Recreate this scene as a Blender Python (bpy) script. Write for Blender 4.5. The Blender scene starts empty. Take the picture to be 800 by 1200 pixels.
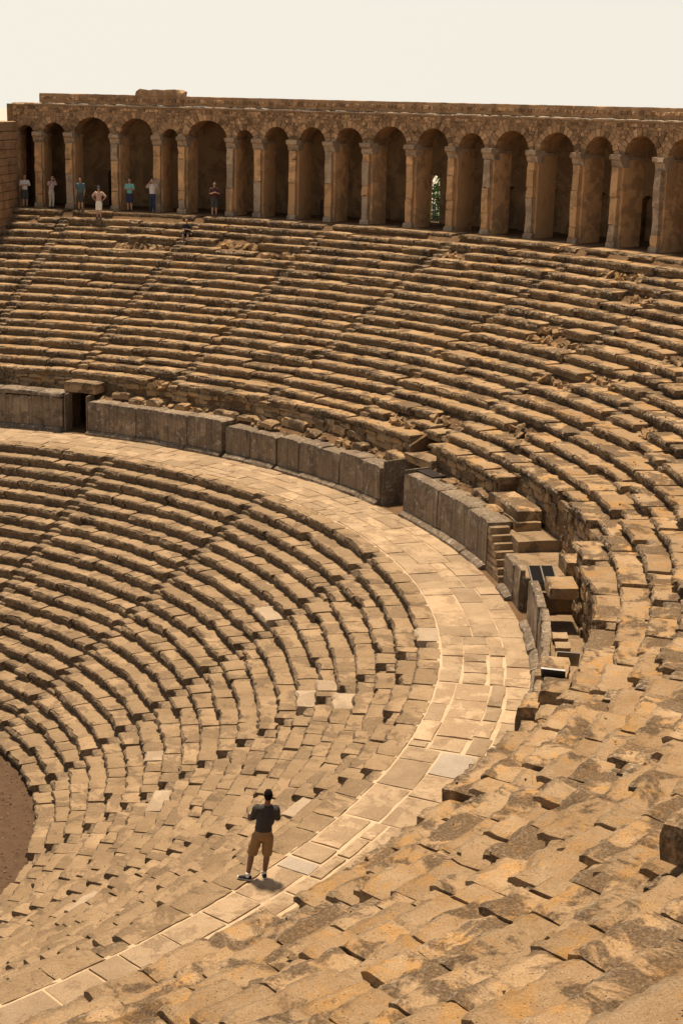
import bpy, bmesh, math, random
import numpy as np
from mathutils import Vector, Matrix
R = math.radians
sc = bpy.context.scene
COL = sc.collection
random.seed(7)
rng = np.random.default_rng(7)

# ------------------------------------------------------------------ camera
CAM = Vector((0.0, -42.8469, 20.4717))
cam_d = bpy.data.cameras.new('camera')
cam = bpy.data.objects.new('camera', cam_d); COL.objects.link(cam)
fw = Vector((0.46153348, 0.84764744, -0.26168809)); rt = Vector((0.88111292, -0.47228682, 0.02419061)); up = Vector((0.10308673, 0.24174153, 0.96484929))
M3 = Matrix((rt, up, -fw)).transposed()
cam.matrix_world = Matrix.Translation(CAM) @ M3.to_4x4()
cam_d.sensor_fit = 'VERTICAL'; cam_d.sensor_height = 36.0; cam_d.sensor_width = 24.0
cam_d.lens = 1766.73 / 1200 * 36.0
cam_d.clip_start = 0.1; cam_d.clip_end = 9000
sc.camera = cam

# ------------------------------------------------------------------ light
SUN_EL, SUN_AZ = 76.0, 12.0          # azimuth measured from +Y towards +X
w = bpy.data.worlds.new("World"); sc.world = w; w.use_nodes = True
nt = w.node_tree; nt.nodes.clear()
out = nt.nodes.new('ShaderNodeOutputWorld'); bg = nt.nodes.new('ShaderNodeBackground')
sky = nt.nodes.new('ShaderNodeTexSky'); sky.sky_type = 'NISHITA'; sky.sun_disc = False
sky.sun_elevation = R(SUN_EL); sky.sun_rotation = R(SUN_AZ)
sky.air_density = 1.0; sky.dust_density = 0.2; sky.ozone_density = 1.0
tc = nt.nodes.new('ShaderNodeTexCoord'); sx = nt.nodes.new('ShaderNodeSeparateXYZ'); mxz = nt.nodes.new('ShaderNodeMath'); mxz.operation = 'MAXIMUM'; mxz.inputs[1].default_value = 0.06
cx = nt.nodes.new('ShaderNodeCombineXYZ')
nt.links.new(tc.outputs['Generated'], sx.inputs[0]); nt.links.new(sx.outputs['X'], cx.inputs['X']); nt.links.new(sx.outputs['Y'], cx.inputs['Y'])
nt.links.new(sx.outputs['Z'], mxz.inputs[0]); nt.links.new(mxz.outputs[0], cx.inputs['Z']); nt.links.new(cx.outputs[0], sky.inputs['Vector'])
hs = nt.nodes.new('ShaderNodeHueSaturation'); hs.inputs['Saturation'].default_value = 0.30
tint = nt.nodes.new('ShaderNodeMix'); tint.data_type = 'RGBA'; tint.blend_type = 'MULTIPLY'; tint.inputs['Factor'].default_value = 1.0
tint.inputs['B'].default_value = (1.0, 0.90, 0.80, 1)
nt.links.new(sky.outputs[0], hs.inputs['Color']); nt.links.new(hs.outputs[0], tint.inputs['A']); nt.links.new(tint.outputs['Result'], bg.inputs['Color'])
bg.inputs['Strength'].default_value = 0.089
nt.links.new(bg.outputs[0], out.inputs['Surface'])
sun_d = bpy.data.lights.new('sun', 'SUN'); sun_d.energy = 5.0; sun_d.angle = R(5.0); sun_d.color = (1.0, 0.83, 0.62)
sun = bpy.data.objects.new('sun', sun_d); COL.objects.link(sun)
sv = Vector((math.sin(R(SUN_AZ)) * math.cos(R(SUN_EL)), math.cos(R(SUN_AZ)) * math.cos(R(SUN_EL)), math.sin(R(SUN_EL))))
sun.rotation_euler = sv.to_track_quat('Z', 'Y').to_euler(); sun.location = (20, 60, 90)
vs = sc.view_settings; vs.view_transform = 'Standard'; vs.look = 'None'; vs.exposure = 0.60; vs.gamma = 1.0; vs.use_curve_mapping = False

# ------------------------------------------------------------------ the theatre's measures (metres, centre of the orchestra at the origin)
R0, LD, LH = 12.0, 0.5267, 0.32997           # lower tier: first row radius, tread, riser (21 rows)
ZD = 21 * LH                                  # level of the walkway
RD, RM, RW = R0 + 20 * LD, 23.14, 25.59       # walkway: inner edge, mortar ring, podium front
RL, UD, UH, ZG = 38.68, 0.6304, 0.30117, 15.0213   # upper tier: landing edge, tread, riser, gallery floor
RG = 40.06                                    # gallery front
NU = 20
LSTAIR = [38.1 + 20.5 * i for i in range(8)]
USTAIR = [38.3 + 10.22 * i for i in range(14)]
def lrow(k): return R0 + LD * k, LH * k                       # front radius, bottom z
def urow(k): return RL - UD * (NU - k), ZG - UH * (NU - k) - UH
def P(r, az, z): return Vector((r * math.sin(R(az)), r * math.cos(R(az)), z))

# ------------------------------------------------------------------ noise
def _h(ix, iy, iz, s):
    n = (ix * 374761393 + iy * 668265263 + iz * 2147483647 + s * 1274126177) & 0x7fffffff
    n = ((n ^ (n >> 13)) * 1274126177) & 0x7fffffff
    return ((n ^ (n >> 16)) & 0xffff) / 65535.0
def vnoise(p, s=0):
    p = np.asarray(p, float); i = np.floor(p).astype(np.int64); f = p - i; f = f * f * (3 - 2 * f)
    r = 0
    for a in (0, 1):
        wx = f[:, 0] if a else 1 - f[:, 0]
        for b in (0, 1):
            wy = f[:, 1] if b else 1 - f[:, 1]
            for c in (0, 1):
                wz = f[:, 2] if c else 1 - f[:, 2]
                r = r + _h(i[:, 0] + a, i[:, 1] + b, i[:, 2] + c, s) * wx * wy * wz
    return r                                   # 0..1

# ------------------------------------------------------------------ objects
def link(o, parent=None):
    COL.objects.link(o)
    if parent is not None: o.parent = parent
    return o
def tag(o, label=None, cat=None, group=None, kind=None):
    if label: o['label'] = label
    if cat: o['category'] = cat
    if group: o['group'] = group
    if kind: o['kind'] = kind
    return o
def empty(name, loc, label, cat, group=None, rz=0.0):
    o = bpy.data.objects.new(name, None); o.location = loc; o.rotation_euler = (0, 0, rz); o.empty_display_size = 0.3
    link(o); return tag(o, label, cat, group)
def world_of(o):
    v = Vector((0, 0, 0))
    while o is not None: v += o.location; o = o.parent
    return v
def mesh_obj(name, V, F, mat, parent=None, smooth=40, lip=None, origin=None):
    """V in world coordinates; the object's origin is put at the centre of its base"""
    V = np.asarray(V, float)
    if origin is None: origin = np.array([V[:, 0].mean(), V[:, 1].mean(), V[:, 2].min()])
    me = bpy.data.meshes.new(name); me.from_pydata((V - origin).tolist(), [], F)
    me.materials.append(mat)
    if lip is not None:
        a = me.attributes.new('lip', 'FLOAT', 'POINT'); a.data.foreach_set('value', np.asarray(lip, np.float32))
    if smooth:
        me.shade_smooth(); me.set_sharp_from_angle(angle=R(smooth))
    o = bpy.data.objects.new(name, me)
    po = world_of(parent) if parent is not None else Vector((0, 0, 0))
    o.location = Vector(origin.tolist()) - po
    return link(o, parent)

def sweep(prof, r0, z0, a0, a1, n):
    """closed profile of (dr, dz) swept round the theatre's axis: vertices, faces"""
    m = len(prof); az = np.radians(np.linspace(a0, a1, n + 1)); pr = np.array([(q[0], q[1]) for q in prof])
    r = r0 + pr[None, :, 0]; z = np.broadcast_to(z0 + pr[None, :, 1], (n + 1, m))
    V = np.stack([r * np.sin(az)[:, None], r * np.cos(az)[:, None], z], -1).reshape(-1, 3)
    F = []
    for i in range(n):
        for j in range(m):
            k = (j + 1) % m
            F.append((i * m + j, i * m + k, (i + 1) * m + k, (i + 1) * m + j))
    F.append(tuple(range(m - 1, -1, -1))); F.append(tuple(n * m + j for j in range(m)))
    return V, F
def displace(V, amp, freq=3.0, seed=0, fine=0.4, zscale=0.7):
    o = np.array([seed * 1.37 % 97, seed * 0.73 % 89, seed * 2.11 % 83])
    D = np.stack([vnoise(V * freq + o, 1) + fine * vnoise(V * freq * 3.1 + o, 4), vnoise(V * freq + o, 2) + fine * vnoise(V * freq * 3.1 + o, 5), vnoise(V * freq + o, 3) + fine * vnoise(V * freq * 3.1 + o, 6)], -1) - 0.5 * (1 + fine)
    D[:, 2] *= zscale
    return V + 2 * amp * D
SEED = [0]
def block(name, parent, mat, prof, r0, z0, a0, a1, seg=0.16, amp=0.014, freq=3.0, erode=0.05, tilt=0.0, endround=0.02, smooth=28):
    """one curved stone; prof items are (dr, dz, lip)"""
    SEED[0] += 1; s = SEED[0]
    n = max(2, int(math.ceil(R(a1 - a0) * r0 / seg)))
    V, F = sweep(prof, r0, z0, a0, a1, n); m = len(prof)
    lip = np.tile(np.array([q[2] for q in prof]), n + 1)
    ii = np.repeat(np.arange(n + 1), m)
    rad = np.hypot(V[:, 0], V[:, 1]); u = V[:, :2] / rad[:, None]
    topm = np.tile(np.array([1.0 if q[1] > 0.55 * max(x[1] for x in prof) else 0.0 for q in prof]), n + 1)
    o3 = np.array([s * 0.91 % 71, s * 1.7 % 67, s * 0.37 % 61])
    e = np.clip((vnoise(V * 2.3 + o3, 9) - 0.5) * 3.2, 0, 1) + 0.5 * np.clip((vnoise(V * 7 + o3, 8) - 0.55) * 4, 0, 1)
    jag = rng.normal(size=n + 1); jag = np.repeat(np.clip(jag, -1.6, 1.6), m)
    dr = erode * e * lip + 0.10 * erode * jag * lip; dz = -0.5 * erode * e * lip - 0.08 * erode * np.abs(jag) * lip
    endm = ((ii == 0) | (ii == n)).astype(float)
    dz = dz - endround * endm * topm * (0.4 + vnoise(V * 4 + o3, 7))
    dz = dz + tilt * (ii / n - 0.5)
    rr = (rad + dr).reshape(n + 1, m); H_ = max(q[1] for q in prof)
    for j in range(1, m):                                  # a chip bites into the top of the stone, it never folds over it
        if prof[j][0] > prof[j - 1][0] and prof[j][1] > 0.9 * H_ and prof[j - 1][1] > 0.8 * H_: rr[:, j] = np.maximum(rr[:, j], rr[:, j - 1] + 0.006)
    rr = rr.reshape(-1); V[:, :2] = u * rr[:, None]; V[:, 2] += dz
    V = displace(V, amp, freq, s)
    # ends pulled in a little where worn
    return mesh_obj(name, V, F, mat, parent, smooth, lip)

def box_pts(c, ax, ay, az_, hx, hy, hz):
    c = np.array(c); pts = []
    for z in (-1, 1):
        for y in (-1, 1):
            for x in (-1, 1): pts.append(c + np.array(ax) * hx * x + np.array(ay) * hy * y + np.array(az_) * hz * z)
    return pts
BOXF = [(0, 2, 3, 1), (4, 5, 7, 6), (0, 1, 5, 4), (2, 6, 7, 3), (0, 4, 6, 2), (1, 3, 7, 5)]
class Soup:
    def __init__(s): s.V = []; s.F = []; s.T = []
    def add(s, V, F):
        n = len(s.V); s.V.extend([list(map(float, v)) for v in V]); s.F.extend([tuple(i + n for i in f) for f in F]); s.T.extend([random.uniform(-0.45, 0.45)] * len(V))
    def box(s, c, ax, ay, az_, hx, hy, hz, jit=0.0):
        p = np.array(box_pts(c, ax, ay, az_, hx, hy, hz))
        if jit: p = p + rng.uniform(-jit, jit, p.shape)
        s.add(p, BOXF)
    def obj(s, name, mat, parent=None, smooth=35):
        o = mesh_obj(name, np.array(s.V), s.F, mat, parent, smooth)
        o.data.attributes.new('tone', 'FLOAT', 'POINT').data.foreach_set('value', np.asarray(s.T, np.float32))
        return o
def rad_axes(az):
    a = R(az); return (math.sin(a), math.cos(a), 0), (math.cos(a), -math.sin(a), 0), (0, 0, 1)      # outwards, clockwise, up

# ------------------------------------------------------------------ materials
def nn(t, typ, **kw):
    n = t.nodes.new(typ)
    for k, v in kw.items(): setattr(n, k, v)
    return n
def ramp(t, fac, stops):
    n = nn(t, 'ShaderNodeValToRGB'); cr = n.color_ramp
    while len(cr.elements) < len(stops): cr.elements.new(0.5)
    for e, (p, c) in zip(cr.elements, stops): e.position = p; e.color = (*c, 1) if len(c) == 3 else c
    t.links.new(fac, n.inputs[0]); return n.outputs[0]
def noise(t, vec, scale, detail=4, rough=0.55, dist=0.0):
    n = nn(t, 'ShaderNodeTexNoise'); n.inputs['Scale'].default_value = scale; n.inputs['Detail'].default_value = detail; n.inputs['Roughness'].default_value = rough; n.inputs['Distortion'].default_value = dist
    t.links.new(vec, n.inputs['Vector']); return n.outputs['Fac']
def mixc(t, fac, a, b, mode='MIX'):
    n = nn(t, 'ShaderNodeMix', data_type='RGBA', blend_type=mode)
    for k, v in (('Factor', fac), ('A', a), ('B', b)):
        if isinstance(v, (int, float)): n.inputs[k].default_value = v
        elif isinstance(v, tuple): n.inputs[k].default_value = (*v, 1)
        else: t.links.new(v, n.inputs[k])
    return n.outputs['Result']
def math_(t, op, a, b=None, clamp=False):
    n = nn(t, 'ShaderNodeMath', operation=op, use_clamp=clamp)
    for i, v in enumerate((a, b)):
        if v is None: continue
        if isinstance(v, (int, float)): n.inputs[i].default_value = v
        else: t.links.new(v, n.inputs[i])
    return n.outputs[0]
G8 = lambda r, g, b: tuple(((x / 255) / 12.92 if x / 255 <= 0.04045 else ((x / 255 + 0.055) / 1.055) ** 2.4) for x in (r, g, b))

def stone(name, base, alt, dark, lichen=(0.55, 0.50, 0.40), k=0.85, dark_amt=0.5, lip_amt=0.8, speck=0.5, bump=0.5, bscale=1.0, streak=False, rnd=0.35, orange=None, orange_amt=0.0, cracks=0.0, patch=0.0, tone=False, crust_shade=0.9):
    base, alt, dark, lichen = [(c[0] * k, c[1] * k * 0.99, c[2] * k * 1.01) for c in (base, alt, dark, lichen)]
    if orange: orange = tuple(x * k for x in orange)
    m = bpy.data.materials.new(name); m.use_nodes = True; t = m.node_tree; t.nodes.clear()
    o = nn(t, 'ShaderNodeOutputMaterial'); b = nn(t, 'ShaderNodeBsdfPrincipled'); t.links.new(b.outputs[0], o.inputs[0])
    b.inputs['Roughness'].default_value = 0.92; b.inputs['Specular IOR Level'].default_value = 0.15
    g = nn(t, 'ShaderNodeNewGeometry'); oi = nn(t, 'ShaderNodeObjectInfo')
    # every stone has its own piece of the pattern
    ofs = nn(t, 'ShaderNodeVectorMath', operation='MULTIPLY_ADD'); ofs.inputs[1].default_value = (1, 1, 1)
    cmb = nn(t, 'ShaderNodeCombineXYZ'); r9 = math_(t, 'MULTIPLY', oi.outputs['Random'], 37.0)
    for k in 'XYZ': t.links.new(r9, cmb.inputs[k])
    t.links.new(g.outputs['Position'], ofs.inputs[0]); t.links.new(cmb.outputs[0], ofs.inputs[2]); vec = ofs.outputs[0]
    wv0 = g.outputs['Position']
    n1 = noise(t, wv0, 1.3 * bscale, 5, 0.6, 0.4)
    col = mixc(t, ramp(t, n1, [(0.35, (0, 0, 0)), (0.68, (1, 1, 1))]), base, alt)
    if orange:
        n5 = noise(t, wv0, 1.7 * bscale, 3, 0.6, 0.8)
        col = mixc(t, math_(t, 'MULTIPLY', ramp(t, n5, [(0.52, (0, 0, 0)), (0.66, (1, 1, 1))]), orange_amt), col, orange)
    # grey-brown lichen in ragged patches
    n2 = noise(t, wv0, 1.05 * bscale, 10, 0.70, 0.5)
    shift = math_(t, 'MULTIPLY_ADD', oi.outputs['Random'], 0.13); shift.node.inputs[2].default_value = -0.065
    n2s = math_(t, 'ADD', n2, shift)
    pm = ramp(t, n2s, [(0.505 + patch, (0, 0, 0)), (0.562 + patch, (1, 1, 1))])
    n3 = noise(t, vec, 26 * bscale, 5, 0.75)
    pm2 = math_(t, 'MULTIPLY', pm, ramp(t, n3, [(0.32, (0.45,) * 3), (0.54, (1, 1, 1))]))
    col = mixc(t, math_(t, 'MULTIPLY', pm2, dark_amt), col, dark)
    # pits and grains
    n4 = noise(t, vec, 70 * bscale, 2, 0.6)
    col = mixc(t, math_(t, 'MULTIPLY', ramp(t, n4, [(0.30, (1, 1, 1)), (0.42, (0, 0, 0))]), 0.45 * speck), col, tuple(x * 0.45 for x in dark))
    n6 = noise(t, vec, 16 * bscale, 4, 0.7)
    col = mixc(t, math_(t, 'MULTIPLY', ramp(t, n6, [(0.56, (0, 0, 0)), (0.70, (1, 1, 1))]), 0.30 * speck), col, lichen)
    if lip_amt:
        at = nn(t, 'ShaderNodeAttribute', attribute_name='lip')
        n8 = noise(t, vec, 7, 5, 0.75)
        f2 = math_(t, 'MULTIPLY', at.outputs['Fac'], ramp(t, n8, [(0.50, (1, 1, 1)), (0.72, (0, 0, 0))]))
        col = mixc(t, math_(t, 'MULTIPLY', f2, min(0.9, crust_shade * lip_amt)), col, tuple(x * 0.55 for x in dark))  # dark patina on noses and risers, deepened to paint in the risers' shade
        n7 = noise(t, vec, 11, 5, 0.75)
        f = math_(t, 'MULTIPLY', at.outputs['Fac'], ramp(t, n7, [(0.50, (0, 0, 0)), (0.64, (1, 1, 1))]))
        col = mixc(t, math_(t, 'MULTIPLY', f, lip_amt), col, lichen)
    if streak:
        n9 = noise(t, vec, 5.0, 7, 0.75)
        col = mixc(t, math_(t, 'MULTIPLY', ramp(t, n9, [(0.57, (0, 0, 0)), (0.61, (1, 1, 1))]), 0.7), col, lichen)
        mp = nn(t, 'ShaderNodeMapping'); mp.inputs['Scale'].default_value = (9, 9, 0.6); t.links.new(g.outputs['Position'], mp.inputs[0])
        ns = noise(t, mp.outputs[0], 1.0, 4, 0.6)
        col = mixc(t, math_(t, 'MULTIPLY', ramp(t, ns, [(0.45, (0, 0, 0)), (0.65, (1, 1, 1))]), 0.5), col, tuple(x * 0.6 for x in dark))
    n10 = noise(t, vec, 48 * bscale, 6, 0.8)
    gv = ramp(t, n10, [(0.30, (0.62,) * 3), (0.5, (0.98,) * 3), (0.70, (1.25,) * 3)])
    col = mixc(t, 1.0, col, gv, 'MULTIPLY')
    vp = nn(t, 'ShaderNodeTexVoronoi', feature='F1'); vp.inputs['Scale'].default_value = 17 * bscale; t.links.new(vec, vp.inputs['Vector'])
    pit = math_(t, 'MULTIPLY', ramp(t, vp.outputs['Distance'], [(0.10, (1, 1, 1)), (0.22, (0, 0, 0))]), ramp(t, n6, [(0.48, (0, 0, 0)), (0.58, (1, 1, 1))]))
    col = mixc(t, math_(t, 'MULTIPLY', pit, 0.55 * speck, True), col, tuple(x * 0.5 for x in dark))
    if cracks:
        vo = nn(t, 'ShaderNodeTexVoronoi', feature='DISTANCE_TO_EDGE'); vo.inputs['Scale'].default_value = 1.3 * bscale
        wv = nn(t, 'ShaderNodeVectorMath', operation='ADD'); nw = nn(t, 'ShaderNodeTexNoise'); nw.inputs['Scale'].default_value = 3.5; nw.inputs['Detail'].default_value = 5
        t.links.new(vec, nw.inputs['Vector']); t.links.new(vec, wv.inputs[0]); t.links.new(nw.outputs['Color'], wv.inputs[1]); t.links.new(wv.outputs[0], vo.inputs['Vector'])
        crk = math_(t, 'MULTIPLY', ramp(t, vo.outputs['Distance'], [(0.0, (1, 1, 1)), (0.016, (0, 0, 0))]), ramp(t, n1, [(0.48, (0, 0, 0)), (0.56, (1, 1, 1))]))
        col = mixc(t, math_(t, 'MULTIPLY', crk, cracks), col, tuple(x * 0.5 for x in dark))
    if tone:
        tn = nn(t, 'ShaderNodeAttribute', attribute_name='tone')
        tv = math_(t, 'ADD', tn.outputs['Fac'], 1.0); cc = nn(t, 'ShaderNodeCombineXYZ')
        for k in 'XYZ': t.links.new(tv, cc.inputs[k])
        col = mixc(t, 1.0, col, cc.outputs[0], 'MULTIPLY')
    rv = nn(t, 'ShaderNodeHueSaturation')
    v1 = math_(t, 'MULTIPLY_ADD', oi.outputs['Random'], rnd); v1.node.inputs[2].default_value = 1.0 - rnd / 2
    t.links.new(v1, rv.inputs['Value']); t.links.new(col, rv.inputs['Color'])
    t.links.new(rv.outputs[0], b.inputs['Base Color'])
    h = math_(t, 'ADD', math_(t, 'MULTIPLY', noise(t, vec, 6 * bscale, 8, 0.68), 1.0), math_(t, 'SUBTRACT', math_(t, 'MULTIPLY', n3, 0.30), math_(t, 'MULTIPLY', pit, 0.25)))
    bp = nn(t, 'ShaderNodeBump'); bp.inputs['Strength'].default_value = bump; bp.inputs['Distance'].default_value = 0.09
    t.links.new(h, bp.inputs['Height']); t.links.new(bp.outputs[0], b.inputs['Normal'])
    return m
def plain(name, c, rough=0.8, metal=0.0, var=0.25, scale=8.0, bump=0.1):
    c = tuple(x * 0.8 for x in c)
    m = bpy.data.materials.new(name); m.use_nodes = True; t = m.node_tree; b = t.nodes['Principled BSDF']
    b.inputs['Roughness'].default_value = rough; b.inputs['Metallic'].default_value = metal
    g = nn(t, 'ShaderNodeNewGeometry'); n = noise(t, g.outputs['Position'], scale, 5, 0.6)
    t.links.new(mixc(t, n, tuple(x * (1 - var) for x in c), tuple(min(1, x * (1 + var)) for x in c)), b.inputs['Base Color'])
    bp = nn(t, 'ShaderNodeBump'); bp.inputs['Strength'].default_value = bump; bp.inputs['Distance'].default_value = 0.02
    t.links.new(noise(t, g.outputs['Position'], scale * 5, 4, 0.6), bp.inputs['Height']); t.links.new(bp.outputs[0], b.inputs['Normal'])
    return m

MS_LOW = stone('lower_seat_stone', (0.325, 0.222, 0.122), (0.43, 0.30, 0.172), (0.115, 0.078, 0.048), (0.48, 0.38, 0.26), dark_amt=0.62, lip_amt=0.6, speck=0.9, bump=0.9, cracks=0.22, crust_shade=1.2)
MS_UP = stone('upper_seat_stone', (0.37, 0.235, 0.115), (0.48, 0.335, 0.19), (0.085, 0.056, 0.033), (0.55, 0.46, 0.33), dark_amt=0.88, lip_amt=0.75, speck=1.0, bump=0.9, orange=(0.52, 0.275, 0.08), orange_amt=0.6, cracks=0.3, patch=-0.008, crust_shade=0.85)
MS_POD = stone('podium_stone', (0.27, 0.20, 0.13), (0.35, 0.265, 0.175), (0.13, 0.095, 0.065), (0.5, 0.46, 0.38), dark_amt=0.75, lip_amt=0.5, streak=True, speck=1.3, bump=0.9, cracks=0.4)
MS_PAVE = stone('paving_stone', (0.38, 0.27, 0.16), (0.47, 0.345, 0.215), (0.21, 0.14, 0.08), (0.54, 0.44, 0.31), dark_amt=0.6, lip_amt=0.0, speck=0.8, bump=0.6, bscale=1.2, cracks=0.5, patch=0.005, rnd=0.5)
MS_NEW = stone('pale_new_stone', (0.36, 0.275, 0.18), (0.42, 0.325, 0.22), (0.22, 0.155, 0.095), (0.62, 0.55, 0.45), dark_amt=0.5, lip_amt=0.0, speck=0.7, bump=0.15, rnd=0.1)
MS_GREY = stone('grey_marble', (0.34, 0.28, 0.21), (0.41, 0.34, 0.26), (0.3, 0.24, 0.17), (0.55, 0.5, 0.42), dark_amt=0.3, lip_amt=0.0, speck=0.3, bump=0.15, rnd=0.1, streak=False)
MS_RUB = stone('rubble_masonry', (0.36, 0.22, 0.115), (0.44, 0.28, 0.15), (0.13, 0.08, 0.045), (0.52, 0.40, 0.27), k=1.0, dark_amt=0.6, lip_amt=0.0, speck=0.9, bump=0.9, bscale=1.6, rnd=0.3, tone=True)
MS_PIER = stone('pier_stone', (0.54, 0.32, 0.15), (0.60, 0.38, 0.19), (0.17, 0.115, 0.07), (0.44, 0.36, 0.25), k=1.0, dark_amt=0.55, lip_amt=0.0, speck=0.7, bump=0.7, bscale=1.3, rnd=0.45)
MS_CAP = stone('capital_stone', (0.36, 0.265, 0.175), (0.45, 0.34, 0.23), (0.13, 0.095, 0.06), (0.42, 0.38, 0.3), k=1.0, dark_amt=0.6, lip_amt=0.0, speck=0.7, bump=0.7, bscale=1.5)
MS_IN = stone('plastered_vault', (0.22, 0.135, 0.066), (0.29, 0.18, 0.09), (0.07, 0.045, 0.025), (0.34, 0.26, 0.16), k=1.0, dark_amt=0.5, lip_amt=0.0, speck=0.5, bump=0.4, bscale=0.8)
MS_MORT = stone('pale_mortar', (0.52, 0.38, 0.23), (0.60, 0.45, 0.29), (0.40, 0.27, 0.155), (0.64, 0.51, 0.36), dark_amt=0.4, lip_amt=0.0, speck=0.4, bump=0.25)
MS_EARTH = stone('dry_earth', (0.17, 0.10, 0.05), (0.24, 0.145, 0.07), (0.12, 0.07, 0.035), (0.36, 0.25, 0.14), dark_amt=0.5, lip_amt=0.0, speck=0.8, bump=1.0, bscale=2.0)
MS_GRAVEL = stone('orchestra_gravel', (0.115, 0.068, 0.038), (0.15, 0.09, 0.05), (0.07, 0.04, 0.022), (0.24, 0.17, 0.11), dark_amt=0.6, lip_amt=0.0, speck=1.3, bump=0.8, bscale=2.5, rnd=0.0)

MS_GRAVEL2 = stone('gravel_stone', (0.19, 0.125, 0.08), (0.26, 0.175, 0.115), (0.09, 0.055, 0.035), (0.3, 0.22, 0.15), dark_amt=0.4, lip_amt=0.0, tone=True)

# ------------------------------------------------------------------ ground and beds of the tiers (setting)
def disc(name, r, z, mat, n=96, r_in=None):
    V = []; F = []
    if r_in is None:
        V = [(0, 0, z)] + [(r * math.sin(2 * math.pi * i / n), r * math.cos(2 * math.pi * i / n), z) for i in range(n)]
        F = [(0, 1 + (i + 1) % n, 1 + i) for i in range(n)]
    o = mesh_obj(name, V, F, mat, None, 0); tag(o, kind='structure'); return o
MG = plain('far_ground', (0.50, 0.45, 0.38), 1.0, scale=0.05)
disc('ground', 2500, -0.35, MG, 128)
disc('orchestra_floor', 14.0, -0.02, MS_GRAVEL, 96)
pb = Soup()
for _ in range(1500):
    a_ = random.uniform(70, 175); r_ = 12 - abs(random.gauss(0, 3)); q_, _x = np.linalg.qr(rng.normal(size=(3, 3))); k_ = random.uniform(0.008, 0.028)
    pb.box(P(r_, a_, -0.015), q_[0], q_[1], q_[2], k_, k_ * 0.8, k_ * 0.6, k_ * 0.3)
tag(pb.obj('pebbles', MS_GRAVEL2, None, 30), 'loose pebbles and gravel scattered over the brown orchestra floor', 'gravel', kind='stuff')
AZ0, AZ1 = 28.0, 182.0
def bed(name, pts, mat, a0=AZ0, a1=AZ1, step=1.0):
    n = int((a1 - a0) / step)
    prof = [(p[0], p[1]) for p in pts]
    V, F = sweep(prof, 0.0, 0.0, a0, a1, n)
    return tag(mesh_obj(name, V, F, mat, None, 0, origin=np.array([0, 0, 0.0])), kind='structure')
bed('lower_seating_bed', [(R0 + 0.14, -0.5), (R0 + 0.14, -0.03), (R0 + 0.14 + 20 * LD, 20 * LH - 0.03), (23.2, ZD - 0.26), (24.0, ZD - 0.3), (24.0, -0.5)], MS_EARTH)
bed('walkway', [(RM - 0.07, ZD - 0.25), (RM - 0.07, ZD - 0.016), (25.42, ZD - 0.016), (25.42, ZD - 0.25)], MS_MORT)
bed('passage_floor', [(25.42, ZD - 0.3), (25.42, ZD + 0.002), (28.6, ZD + 0.002), (28.6, ZD - 0.3)], MS_EARTH)
# upper bed: cut back behind the openings and the ruined passage
def ubed(a0, a1, k0):
    r, z = urow(k0)
    bed('upper_seating_bed', [(r + 0.16, ZD - 0.3), (r + 0.16, z - 0.03), (RL + 0.16 - UD, ZG - 2 * UH - 0.03), (RL + 0.3, ZG - 0.1), (44.5, ZG - 0.1), (44.5, ZD - 0.3)], MS_EARTH, a0, a1)
DOORS = [(48.7, 51.2), (87.1, 90.4)]
ubed(AZ0, 47.6, 1); ubed(47.6, 52.3, 4); ubed(52.3, 87.1, 1); ubed(87.1, 90.4, 3); ubed(90.4, 100, 1); ubed(100, 116, 2); ubed(116, 133.0, 1); ubed(133.0, AZ1, 1)

# ------------------------------------------------------------------ seat profiles
def seat_prof(D, H, near=False, lipr=0.0, over=0.09, lt=0.52):
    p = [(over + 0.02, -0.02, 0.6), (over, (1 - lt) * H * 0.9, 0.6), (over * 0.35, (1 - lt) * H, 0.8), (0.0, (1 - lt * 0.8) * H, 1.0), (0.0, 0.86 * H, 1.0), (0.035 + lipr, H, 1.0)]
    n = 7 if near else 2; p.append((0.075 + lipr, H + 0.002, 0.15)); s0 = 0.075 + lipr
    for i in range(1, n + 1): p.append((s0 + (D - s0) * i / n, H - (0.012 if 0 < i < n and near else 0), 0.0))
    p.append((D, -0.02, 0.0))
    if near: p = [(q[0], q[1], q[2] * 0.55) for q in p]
    return p
def rect_prof(D, H, nv=3, nt_=2):
    p = [(0, H * i / nv, 1.0 if i == nv else 0.0) for i in range(nv + 1)]
    p += [(D * i / nt_, H, 0.0) for i in range(1, nt_ + 1)]
    p += [(D, 0, 0)]
    return p

def cut(a0, a1, r, lmin, lmax):
    """joints that split an arc into stones of uneven length"""
    L = R(a1 - a0) * r; out_ = [0.0]
    while out_[-1] < L:
        out_.append(out_[-1] + random.uniform(lmin, lmax))
    if len(out_) > 2 and L - out_[-2] < lmin * 0.6: out_.pop(-2)
    out_[-1] = L
    return [a0 + math.degrees(x / r) for x in out_]

# places where the photograph shows restored pale stones in the lower tier: (azimuth, row)
PALE = [(111.0, 6), (97.1, 14), (122.3, 16), (118.0, 14), (119.0, 20), (125.0, 7), (144.8, 9), (142.9, 18), (116.6, 15)]
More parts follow.
